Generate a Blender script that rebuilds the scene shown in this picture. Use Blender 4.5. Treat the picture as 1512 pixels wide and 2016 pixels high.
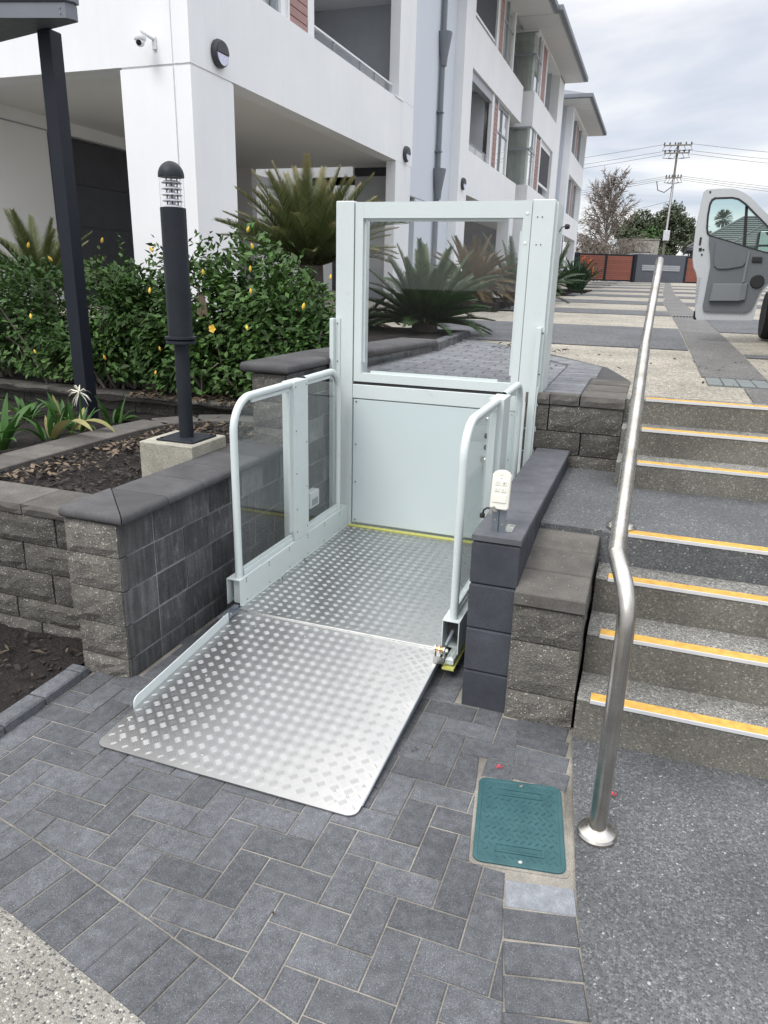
import bpy, bmesh, math, random
from math import radians, sin, cos, pi, atan2, hypot, sqrt
from mathutils import Vector, Matrix
rnd = random.Random(7)
for o in list(bpy.data.objects): bpy.data.objects.remove(o)
scene = bpy.context.scene
col = scene.collection

# ------------------------------------------------------------------ camera
PITCH, YAW, ROLL = radians(17.913), radians(19.524), radians(1.5)
fh = Vector((-sin(YAW), cos(YAW), 0)); rh = Vector((cos(YAW), sin(YAW), 0)); upv = Vector((0, 0, 1))
fwd = fh*cos(PITCH) - upv*sin(PITCH); u0 = upv*cos(PITCH) + fh*sin(PITCH)
cx = rh*cos(ROLL) + u0*sin(ROLL); cy = -rh*sin(ROLL) + u0*cos(ROLL)
cam_d = bpy.data.cameras.new('camera'); cam = bpy.data.objects.new('camera', cam_d); col.objects.link(cam)
m = Matrix((cx, cy, -fwd)).transposed().to_4x4(); m.translation = Vector((0, 0, 1.6)); cam.matrix_world = m
cam_d.sensor_fit = 'HORIZONTAL'; cam_d.sensor_width = 36; cam_d.lens = 36*1420/1512
cam_d.clip_start = 0.05; cam_d.clip_end = 2500
scene.camera = cam

# ------------------------------------------------------------------ sky, sun, exposure
SUN_EL, SUN_AZ = radians(52), radians(200)      # azimuth clockwise from +Y
w = bpy.data.worlds.new("World"); scene.world = w; w.use_nodes = True
nt = w.node_tree; nt.nodes.clear(); L = nt.links.new
out = nt.nodes.new('ShaderNodeOutputWorld')
sky = nt.nodes.new('ShaderNodeTexSky'); sky.sky_type = 'NISHITA'; sky.sun_disc = False
sky.sun_elevation = SUN_EL; sky.sun_rotation = SUN_AZ
bg1 = nt.nodes.new('ShaderNodeBackground'); bg1.inputs[1].default_value = 0.12; L(sky.outputs[0], bg1.inputs[0])
tc = nt.nodes.new('ShaderNodeTexCoord'); sep = nt.nodes.new('ShaderNodeSeparateXYZ'); L(tc.outputs['Generated'], sep.inputs[0])
def wm(op, a, b=None, c=None):
    n = nt.nodes.new('ShaderNodeMath'); n.operation = op
    for i, v in enumerate((a, b, c)):
        if v is None: continue
        if isinstance(v, (int, float)): n.inputs[i].default_value = v
        else: L(v, n.inputs[i])
    return n.outputs[0]
zc = wm('MAXIMUM', sep.outputs[2], 0.0); den = wm('ADD', zc, 0.16)
comb = nt.nodes.new('ShaderNodeCombineXYZ')
L(wm('DIVIDE', sep.outputs[0], den), comb.inputs[0]); L(wm('DIVIDE', sep.outputs[1], den), comb.inputs[1])
nz = nt.nodes.new('ShaderNodeTexNoise'); nz.inputs['Scale'].default_value = 1.35; nz.inputs['Detail'].default_value = 6; nz.inputs['Roughness'].default_value = .52
nz.inputs['Distortion'].default_value = .35
mp = nt.nodes.new('ShaderNodeMapping'); mp.inputs['Location'].default_value = (0.4, 5.2, 0); mp.inputs['Scale'].default_value = (.62, 1.0, 1)
L(comb.outputs[0], mp.inputs[0]); L(mp.outputs[0], nz.inputs['Vector'])
cr = nt.nodes.new('ShaderNodeValToRGB')
cr.color_ramp.elements[0].position = .35; cr.color_ramp.elements[0].color = (.44, .475, .55, 1)
cr.color_ramp.elements[1].position = .60; cr.color_ramp.elements[1].color = (.80, .785, .765, 1)
e = cr.color_ramp.elements.new(.47); e.color = (.59, .60, .64, 1)
L(nz.outputs[0], cr.inputs[0])
# an overcast sky is brighter overhead than at the horizon
gr = nt.nodes.new('ShaderNodeMapRange'); gr.inputs[1].default_value = .28; gr.inputs[2].default_value = .85; gr.inputs[3].default_value = 1.0; gr.inputs[4].default_value = 3.0
L(zc, gr.inputs[0])
bg2 = nt.nodes.new('ShaderNodeBackground'); L(cr.outputs[0], bg2.inputs[0]); L(gr.outputs[0], bg2.inputs[1])
mx = nt.nodes.new('ShaderNodeMixShader'); mx.inputs[0].default_value = .86
L(bg1.outputs[0], mx.inputs[1]); L(bg2.outputs[0], mx.inputs[2]); L(mx.outputs[0], out.inputs[0])
sd = bpy.data.lights.new('sun', 'SUN'); sd.energy = 1.5; sd.angle = radians(25); sd.color = (1, .965, .91)
so = bpy.data.objects.new('sun', sd); col.objects.link(so)
sdir = Vector((sin(SUN_AZ)*cos(SUN_EL), cos(SUN_AZ)*cos(SUN_EL), sin(SUN_EL)))
so.rotation_euler = sdir.to_track_quat('Z', 'Y').to_euler()
vs = scene.view_settings; vs.view_transform = 'Standard'; vs.look = 'None'; vs.exposure = 0.50; vs.gamma = 1; vs.use_curve_mapping = False

# ------------------------------------------------------------------ materials
def lin(c):
    return tuple(c)+(1,) if len(c) == 3 else tuple(c)
class NT:
    def __init__(s, name):
        s.m = bpy.data.materials.new(name); s.m.use_nodes = True; s.t = s.m.node_tree; s.t.nodes.clear()
        s.o = s.n('ShaderNodeOutputMaterial'); s.b = s.n('ShaderNodeBsdfPrincipled'); s.l(s.b.outputs[0], s.o.inputs[0])
        s._c = None
    def n(s, t): return s.t.nodes.new(t)
    def l(s, a, b): s.t.links.new(a, b)
    def inp(s, sock, v):
        if isinstance(v, (int, float)): sock.default_value = v
        elif isinstance(v, (tuple, list)): sock.default_value = lin(v) if sock.type == 'RGBA' else v
        else: s.l(v, sock)
    def coord(s, rand=True):
        if s._c is None:
            tcn = s.n('ShaderNodeTexCoord'); oi = s.n('ShaderNodeObjectInfo'); s.oi = oi
            v = s.n('ShaderNodeVectorMath'); v.operation = 'MULTIPLY_ADD'
            cb = s.n('ShaderNodeCombineXYZ')
            for i in range(3): s.l(oi.outputs['Random'], cb.inputs[i])
            s.l(cb.outputs[0], v.inputs[0]); v.inputs[1].default_value = (37, 53, 71) if rand else (0, 0, 0); s.l(tcn.outputs['Object'], v.inputs[2])
            s._c = v.outputs[0]
        return s._c
    def math(s, op, a, b=0.0, c=0.0):
        n = s.n('ShaderNodeMath'); n.operation = op
        for i, v in enumerate((a, b, c)): s.inp(n.inputs[i], v)
        return n.outputs[0]
    def noise(s, scale, detail=4, rough=.55, vec=None, stretch=None):
        n = s.n('ShaderNodeTexNoise'); n.inputs['Scale'].default_value = scale; n.inputs['Detail'].default_value = detail; n.inputs['Roughness'].default_value = rough
        v = vec or s.coord()
        if stretch:
            mpn = s.n('ShaderNodeMapping'); mpn.inputs['Scale'].default_value = stretch; s.l(v, mpn.inputs[0]); v = mpn.outputs[0]
        s.l(v, n.inputs['Vector']); return n.outputs[0]
    def ramp(s, fac, stops, interp='LINEAR'):
        n = s.n('ShaderNodeValToRGB'); r = n.color_ramp; r.interpolation = interp
        while len(r.elements) < len(stops): r.elements.new(.5)
        for el, (p, c) in zip(r.elements, stops): el.position = p; el.color = lin(c) if isinstance(c, (tuple, list)) else (c, c, c, 1)
        s.inp(n.inputs[0], fac); return n.outputs[0]
    def mix(s, f, a, b, mode='MIX'):
        n = s.n('ShaderNodeMix'); n.data_type = 'RGBA'; n.blend_type = mode
        s.inp(n.inputs[0], f); s.inp(n.inputs[6], a); s.inp(n.inputs[7], b); return n.outputs[2]
    def voro(s, scale, feature='F1', vec=None):
        n = s.n('ShaderNodeTexVoronoi'); n.feature = feature; n.inputs['Scale'].default_value = scale; s.l(vec or s.coord(), n.inputs['Vector']); return n
    def bump(s, h, strength=.5, dist=.002):
        n = s.n('ShaderNodeBump'); n.inputs['Strength'].default_value = strength; n.inputs['Distance'].default_value = dist; s.inp(n.inputs['Height'], h)
        s.l(n.outputs[0], s.b.inputs['Normal'])
    def objrand(s, lo, hi):
        s.coord(); n = s.n('ShaderNodeMapRange'); n.inputs[3].default_value = lo; n.inputs[4].default_value = hi; s.l(s.oi.outputs['Random'], n.inputs[0]); return n.outputs[0]
    def done(s, color, rough=.7, metal=0, spec=.5):
        s.inp(s.b.inputs['Base Color'], color); s.inp(s.b.inputs['Roughness'], rough); s.inp(s.b.inputs['Metallic'], metal)
        s.b.inputs['Specular IOR Level'].default_value = spec; return s.m
def mul(c, k): return tuple(x*k for x in c)

def plain(name, c, rough=.5, metal=0, var=.12, vscale=6, rv=.0, bump=0, bscale=120, spec=.5, rvar=.1):
    n = NT(name); v = n.noise(vscale, 5)
    colr = n.ramp(v, [(.3, mul(c, 1-var)), (.7, mul(c, 1+var*.6))])
    if rv: colr = n.mix(1.0, colr, n.ramp(n.objrand(0, 1), [(0, 1-rv), (1, 1.0)]), 'MULTIPLY')
    if bump: n.bump(n.noise(bscale, 3), bump, .002)
    r = n.ramp(n.noise(vscale*3, 3), [(.3, max(0, rough-rvar)), (.7, min(1, rough+rvar))])
    return n.done(colr, r, metal, spec)
def stone(name, c, specks=0.0, world=0.0, contrast=1.0, speckc=(.5, .48, .42), streak=False, rv=.25, bump=.6, bd=.004, fine=260, mott=14, efflo=0.0, sp_scale=140):
    n = NT(name)
    a = n.noise(mott, 6, .6); f = n.noise(fine, 3, .7)
    colr = n.ramp(a, [(.25, mul(c, .68)), (.55, c), (.8, mul(c, 1.35))])
    colr = n.mix(min(1, .55*contrast), colr, n.ramp(f, [(.3, .35), (.7, 1.5)]), 'MULTIPLY')
    if streak:
        sn = n.noise(7, 4, .6, stretch=(6, 6, .5)); colr = n.mix(.7, colr, n.ramp(sn, [(.35, .62), (.65, 1.35)]), 'MULTIPLY')
    if efflo:
        en = n.noise(9, 6, .7, stretch=(3, 3, 1.2)); colr = n.mix(n.ramp(en, [(.56, 0), (.8, efflo)]), colr, (.42, .42, .42))
    if specks:
        vo = n.voro(sp_scale); rr = n.ramp(vo.outputs['Color'], [(0, 0), (1, 1)]); sp = n.n('ShaderNodeSeparateColor'); n.l(vo.outputs['Color'], sp.inputs[0])
        pick = n.math('LESS_THAN', sp.outputs[0], specks); near = n.math('LESS_THAN', vo.outputs['Distance'], .36)
        colr = n.mix(n.math('MULTIPLY', pick, near), colr, n.mix(sp.outputs[1], speckc, mul(speckc, .55)))
    if world:
        gp = n.n('ShaderNodeNewGeometry'); colr = n.mix(1.0, colr, n.ramp(n.noise(2.1, 5, .62, vec=gp.outputs['Position']), [(.3, 1-world), (.7, 1+world)]), 'MULTIPLY')
    if rv: colr = n.mix(1.0, colr, n.ramp(n.objrand(0, 1), [(0, 1-rv), (1, 1+rv*.4)]), 'MULTIPLY')
    h = n.math('ADD', n.noise(fine*.35, 4, .6), n.math('MULTIPLY', n.noise(fine*1.4, 2), .5)); n.bump(h, bump, bd)
    return n.done(colr, .9, 0, .25)
def aggregate(name, stops, matrix, scale, edge=.09, stain=.3, bump=.5, rough=.75, mscale=2.2, fine=None):
    n = NT(name); vo = n.voro(scale); ve = n.voro(scale, 'DISTANCE_TO_EDGE'); sp = n.n('ShaderNodeSeparateColor'); n.l(vo.outputs['Color'], sp.inputs[0])
    chip = n.ramp(sp.outputs[0], stops, 'CONSTANT'); keep = n.math('GREATER_THAN', n.math('ADD', ve.outputs[0], n.math('MULTIPLY', sp.outputs[1], -.07)), edge)
    colr = n.mix(keep, matrix, chip)
    colr = n.mix(.5, colr, n.ramp(n.noise(scale*2.5, 3), [(.25, .6), (.75, 1.3)]), 'MULTIPLY')
    colr = n.mix(1.0, colr, n.ramp(n.noise(mscale, 6, .62), [(.3, 1-stain), (.7, 1+stain*.35)]), 'MULTIPLY')
    n.bump(n.math('ADD', n.ramp(ve.outputs[0], [(0, 0), (.22, 1)]), n.math('MULTIPLY', n.noise(scale*.8, 3), .6)), bump, .003)
    return n.done(colr, rough, 0, .35)

MT = {}
MT['paver'] = stone('paver_concrete', (.118, .124, .134), specks=.10, speckc=(.30, .31, .315), rv=.24, bump=.8, bd=.003, fine=330, mott=34, sp_scale=330, world=.22, contrast=1.5)
MT['paver_pale'] = stone('paver_pale', (.23, .245, .265), rv=0, bump=.5, bd=.002, fine=420, mott=26)
MT['sand'] = stone('joint_sand', (.245, .23, .20), rv=0, bump=.6, bd=.003, fine=300, mott=5, world=.55)
MT['split'] = stone('split_face_block', (.158, .150, .134), specks=.18, speckc=(.52, .50, .43), rv=.28, bump=1.0, bd=.008, fine=120, mott=11, sp_scale=135)
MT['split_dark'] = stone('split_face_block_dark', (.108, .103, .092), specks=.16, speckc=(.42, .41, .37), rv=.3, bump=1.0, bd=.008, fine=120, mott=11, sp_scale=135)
MT['split_cap'] = stone('cap_stone', (.125, .118, .108), specks=.03, speckc=(.35, .33, .3), rv=.2, bump=.5, bd=.003, fine=330, mott=9)
MT['side'] = stone('smooth_block_side', (.100, .100, .104), streak=True, rv=.35, bump=.9, bd=.004, fine=240, mott=10, efflo=.5, world=.2, contrast=1.3)
MT['side_pale'] = stone('smooth_block_pier', (.105, .105, .105), streak=True, rv=.25, bump=.5, bd=.003, fine=280, mott=8, efflo=.2)
MT['blue'] = stone('charcoal_block', (.062, .068, .08), streak=False, rv=.14, bump=.5, bd=.003, fine=350, mott=6)
MT['bluecap'] = stone('charcoal_cap', (.115, .12, .132), rv=.12, bump=.5, bd=.002, fine=420, mott=8)
MT['coping'] = stone('coping_stone', (.088, .087, .09), rv=.18, bump=.4, bd=.002, fine=380, mott=7)
MT['mortar'] = stone('pale_mortar', (.20, .20, .20), rv=0, bump=.8, bd=.004, fine=200, mott=14, world=.6)
MT['upbed'] = plain('dark_joint', (.06, .06, .062), .95)
MT['gapdark'] = plain('dark_gap', (.02, .02, .02), .95)
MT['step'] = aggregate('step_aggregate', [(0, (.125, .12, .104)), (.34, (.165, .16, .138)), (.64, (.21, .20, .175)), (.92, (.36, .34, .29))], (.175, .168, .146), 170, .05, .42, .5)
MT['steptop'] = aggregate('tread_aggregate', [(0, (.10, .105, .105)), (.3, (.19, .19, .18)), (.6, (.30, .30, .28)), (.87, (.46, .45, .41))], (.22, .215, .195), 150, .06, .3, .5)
MT['path'] = aggregate('path_aggregate', [(0, (.070, .074, .080)), (.40, (.115, .120, .126)), (.78, (.19, .194, .195)), (.985, (.38, .38, .36))], (.125, .129, .133), 150, .05, .35, .5, .68)
MT['landing'] = aggregate('landing_aggregate', [(0, (.085, .092, .10)), (.42, (.13, .138, .145)), (.76, (.19, .195, .195)), (.975, (.42, .42, .40))], (.13, .135, .14), 165, .05, .3, .6, .7)
MT['expo'] = aggregate('exposed_aggregate', [(0, (.06, .062, .065)), (.20, (.2, .19, .165)), (.46, (.29, .28, .25)), (.88, (.46, .445, .40))], (.25, .24, .215), 150, .075, .25, .6, .7)
MT['drive'] = aggregate('driveway_aggregate', [(0, (.20, .185, .155)), (.34, (.34, .315, .265)), (.7, (.49, .455, .385))], (.32, .297, .25), 80, .05, .28, .5, .8)
MT['band'] = aggregate('driveway_band', [(0, (.075, .08, .09)), (.5, (.125, .13, .14)), (.86, (.22, .22, .22))], (.12, .125, .13), 80, .05, .25, .5, .8)
MT['spine'] = aggregate('driveway_spine', [(0, (.11, .108, .108)), (.5, (.165, .162, .16)), (.86, (.26, .25, .24))], (.16, .157, .15), 90, .05, .25, .5, .8)
MT['soil'] = stone('soil', (.021, .018, .016), rv=0, bump=1.0, bd=.02, fine=60, mott=5)
MT['chip'] = plain('bark_chip', (.17, .125, .085), .9, var=.3, rv=.75)
MT['chip_dark'] = plain('bark_chip_dark', (.042, .034, .028), .9, var=.3, rv=.6)
MT['conc'] = stone('footing_concrete', (.36, .345, .29), rv=0, bump=.5, bd=.003, fine=160, mott=7)
n = NT('white_render'); a = n.noise(.8, 5, .6); b = n.noise(2.5, 5, .65, stretch=(2.2, 2.2, .12)); n.bump(n.noise(90, 3), .5, .002)
MT['render'] = n.done(n.mix(1.0, n.ramp(a, [(.3, (.76, .775, .79)), (.7, (.82, .83, .84))]), n.ramp(b, [(.3, .975), (.7, 1.01)]), 'MULTIPLY'), .85, 0, .3)
MT['render_in'] = plain('soffit_paint', (.74, .74, .73), .9, var=.03, vscale=.7)
MT['recess'] = plain('pale_blue_render', (.60, .64, .70), .85, var=.03, vscale=.7, bump=.35, bscale=90)
MT['darkgrey'] = plain('charcoal_paint', (.045, .05, .058), .5, var=.15, vscale=3, rvar=.08)
MT['garage'] = plain('garage_door_paint', (.045, .047, .056), .6, var=.1, vscale=2)
MT['steelblue'] = plain('dark_blue_steel', (.014, .017, .025), .5, var=.1, vscale=3, rvar=.06, spec=.25)
MT['gutter'] = plain('grey_gutter', (.16, .175, .20), .5, var=.06)
MT['eave'] = plain('eave_sheet', (.62, .62, .62), .8, var=.03)
MT['slat'] = plain('terracotta_slat', (.36, .215, .195), .6, var=.12, rv=.12)
MT['whitefr'] = plain('white_frame', (.78, .79, .8), .4, var=.03)
MT['alu'] = plain('grey_window_frame', (.30, .32, .345), .4, var=.05)
MT['curtain'] = plain('curtain_cloth', (.56, .55, .50), .9, var=.1, vscale=4)
MT['room'] = plain('shaded_room_wall', (.50, .52, .55), .9, var=.05)  # white interior walls; their shade is put into this grey
MT['roomdark'] = plain('room_dark', (.06, .065, .075), .8, var=.1)
MT['blind'] = plain('dark_blind', (.05, .052, .06), .8, var=.1)
MT['stonewall'] = stone('slate_cladding', (.15, .14, .15), rv=.2, bump=.8, bd=.01, fine=40, mott=6)
n = NT('pale_lift_paint'); a = n.noise(2.5, 6, .65); b = n.noise(14, 6, .75); sc = n.noise(9, 3, .6, stretch=(.6, .6, 6)); n.bump(n.noise(260, 2), .06, .0006)
MT['lift'] = n.done(n.mix(1.0, n.ramp(a, [(.3, (.535, .59, .585)), (.7, (.575, .63, .625))]), n.ramp(b, [(.30, .90), (.42, 1.0)]), 'MULTIPLY'), n.ramp(b, [(.3, .52), (.6, .33)]), 0, .45)
MT['liftpanel'] = plain('lift_panel_paint', (.50, .57, .58), .40, var=.02, vscale=2, rvar=.05, spec=.45)
MT['seal'] = plain('rubber_seal', (.02, .02, .02), .7)
MT['yellow'] = plain('yellow_trim', (.55, .56, .16), .5, var=.1)
MT['screw'] = plain('screw_dark', (.10, .11, .11), .4, .8)
MT['zinc'] = plain('zinc_steel', (.55, .55, .52), .32, 1, var=.15, vscale=30)
MT['brass'] = plain('brass_spacer', (.45, .25, .12), .4, .8)
MT['steel'] = None
n = NT('brushed_stainless'); br = n.noise(60, 4, .6, stretch=(1, 1, .04)); n.bump(br, .05, .0004)
MT['steel'] = n.done(n.ramp(n.noise(8, 4), [(.3, (.38, .36, .32)), (.7, (.60, .58, .55))]), n.ramp(br, [(.3, .20), (.7, .36)]), 1)
n = NT('checker_plate'); a = n.noise(3.2, 5, .6); sc = n.noise(30, 4, .7, stretch=(1, 5, 1))
n.bump(n.noise(90, 3), .06, .001)
MT['plate'] = n.done(n.ramp(a, [(.3, (.46, .465, .47)), (.7, (.57, .57, .56))]), n.math('ADD', n.ramp(a, [(.3, .33), (.7, .24)]), n.math('MULTIPLY', sc, .10)), 1)
n = NT('checker_bar'); MT['bar'] = n.done(n.ramp(n.noise(12, 3), [(.3, (.37, .375, .38)), (.7, (.46, .46, .46))]), .42, 1)  # darker than the plate: dark reflections on the bars put into their colour
n = NT('pit_lid_plastic'); MT['green'] = n.done(n.ramp(n.noise(16, 6, .65), [(.3, (.018, .066, .074)), (.7, (.036, .104, .112))]), n.ramp(n.noise(40, 3), [(.3, .45), (.7, .7)]), 0, .4)
MT['nosing'] = plain('yellow_grit', (.58, .34, .075), .85, var=.25, vscale=30, bump=.6, bscale=500)
MT['aluedge'] = plain('aluminium_edge', (.60, .61, .62), .5, .15, var=.05)
MT['ivory'] = plain('ivory_plastic', (.70, .69, .62), .4, var=.04)
MT['galv'] = plain('galvanised', (.26, .29, .33), .4, .7, var=.1, vscale=20)
MT['black'] = plain('black_rubber', (.012, .012, .013), .6)
MT['bollard'] = plain('charcoal_powdercoat', (.017, .021, .027), .5, var=.25, vscale=8, rvar=.1, spec=.25)
MT['lampgrey'] = plain('louvre_grey', (.52, .53, .56), .5)
MT['lens'] = plain('opal_lens', (.62, .63, .78), .3, var=.02)
MT['twig'] = plain('twig_bark', (.20, .17, .145), .9, var=.2)
MT['bark'] = plain('bark', (.12, .10, .085), .95, var=.3, vscale=9)
MT['tile'] = plain('roof_tile', (.095, .10, .10), .8, var=.2, vscale=5, rv=.15)
MT['fencered'] = plain('red_brown_slat', (.26, .085, .055), .55, var=.1, rv=.15)
MT['fencewall'] = plain('fence_charcoal', (.075, .083, .10), .7, var=.06)
MT['vanwhite'] = plain('van_paint', (.44, .46, .47), .28, var=.02, rvar=.03)
MT['vangrey'] = plain('door_trim_grey', (.115, .125, .135), .7, var=.06)
MT['vangrey2'] = plain('door_trim_light', (.16, .175, .185), .65, var=.05)
MT['tyre'] = plain('tyre_rubber', (.018, .018, .02), .85)
MT['wood'] = plain('pole_timber', (.17, .15, .125), .9, var=.2)
MT['shed'] = stone('shed_concrete', (.36, .34, .31), rv=0, bump=.3, streak=True, fine=30, mott=3)
MT['draintile'] = plain('drain_tile', (.16, .18, .18), .6, var=.1, rv=.12)
MT['petal'] = plain('yellow_petal', (.78, .50, .07), .6, var=.15)
MT['petalred'] = plain('red_petal', (.55, .03, .05), .6)
MT['petalwhite'] = plain('white_petal', (.72, .70, .58), .6)
def leafmat(name, a, b, tip=None, rough=.45, trans=.15):
    n = NT(name); c = n.ramp(n.noise(2.2, 5, .7), [(.25, a), (.75, b)])
    g = n.n('ShaderNodeNewGeometry'); c = n.mix(1.0, c, n.ramp(g.outputs['Random Per Island'], [(0, .5), (.6, 1.0), (1, 1.55)]), 'MULTIPLY')
    if tip:
        tcn = n.n('ShaderNodeTexCoord'); sx = n.n('ShaderNodeSeparateXYZ'); n.l(tcn.outputs['Object'], sx.inputs[0])
        f = n.math('ADD', sx.outputs[0], n.math('MULTIPLY', n.noise(3, 3), .35)); c = n.mix(n.ramp(n.math('MULTIPLY', f, .6), [(tip[1]*.6, 0), (tip[1]*.6+.2, 1)]), c, tip[0])
    n.done(c, rough, 0, .35)
    if trans:
        tr = n.n('ShaderNodeBsdfTranslucent'); n.inp(tr.inputs[0], c); ms = n.n('ShaderNodeMixShader'); ms.inputs[0].default_value = trans
        n.l(n.b.outputs[0], ms.inputs[1]); n.l(tr.outputs[0], ms.inputs[2]); n.l(ms.outputs[0], n.o.inputs[0])
    return n.m
MT['leaf'] = leafmat('hibiscus_leaf', (.032, .080, .018), (.082, .160, .036), rough=.5, trans=.16)
MT['lily'] = leafmat('lily_leaf', (.03, .085, .018), (.06, .14, .03), rough=.4)
MT['lilyyellow'] = leafmat('lily_leaf_dry', (.2, .19, .07), (.36, .33, .15), rough=.6)
MT['cycad'] = leafmat('cycad_frond', (.028, .060, .022), (.058, .105, .038), rough=.4, trans=.15)
MT['cycadtip'] = leafmat('cycad_frond_yellowing', (.060, .080, .030), (.125, .142, .052), ((.36, .29, .15), .90), rough=.5, trans=.28)
MT['cycadbrown'] = leafmat('cycad_frond_brown', (.085, .065, .034), (.17, .125, .062), rough=.7, trans=.08)
MT['strap'] = leafmat('strap_leaf', (.022, .05, .028), (.04, .08, .04), rough=.4, trans=.05)
MT['euc'] = leafmat('eucalypt_leaf', (.058, .078, .046), (.115, .14, .078), rough=.6, trans=.1)
MT['euc2'] = leafmat('broad_tree_leaf', (.040, .085, .026), (.08, .14, .045), rough=.6, trans=.1)
MT['palm'] = leafmat('palm_leaf', (.04, .055, .025), (.075, .09, .04), rough=.6)
def glass(name, tint, rough=.0, alpha=.82, spec=.5):
    n = NT(name); tr = n.n('ShaderNodeBsdfTransparent'); tr.inputs[0].default_value = lin(tint)
    gl = n.n('ShaderNodeBsdfGlossy'); gl.inputs['Roughness'].default_value = rough+.01; gl.inputs[0].default_value = (1, 1, 1, 1)
    gm = n.n('ShaderNodeNewGeometry'); dt = n.n('ShaderNodeVectorMath'); dt.operation = 'DOT_PRODUCT'; n.l(gm.outputs['Incoming'], dt.inputs[0]); n.l(gm.outputs['Normal'], dt.inputs[1])
    fr_ = n.math('ADD', n.math('MULTIPLY', n.math('POWER', n.math('SUBTRACT', 1.0, n.math('ABSOLUTE', dt.outputs['Value'])), 5.0), .96), .04)
    ms = n.n('ShaderNodeMixShader'); n.l(n.math('MINIMUM', n.math('MULTIPLY', fr_, spec), 1.0), ms.inputs[0]); n.l(tr.outputs[0], ms.inputs[1]); n.l(gl.outputs[0], ms.inputs[2]); n.l(ms.outputs[0], n.o.inputs[0])
    return n.m
MT['glass'] = glass('tinted_acrylic', (.93, .94, .94), spec=.8)
MT['gateglass'] = glass('clear_acrylic', (.955, .96, .965), spec=.8)
MT['winglass'] = glass('window_glass', (.93, .96, .965), spec=1.6)
MT['vanglass'] = glass('van_green_glass', (.86, .95, .92), spec=.8)
MT['lampglass'] = glass('lamp_glass', (.97, .97, .98), spec=1.0)
n = NT('mirror_glass'); MT['mirror'] = n.done((.8, .8, .8), .03, 1)

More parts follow.
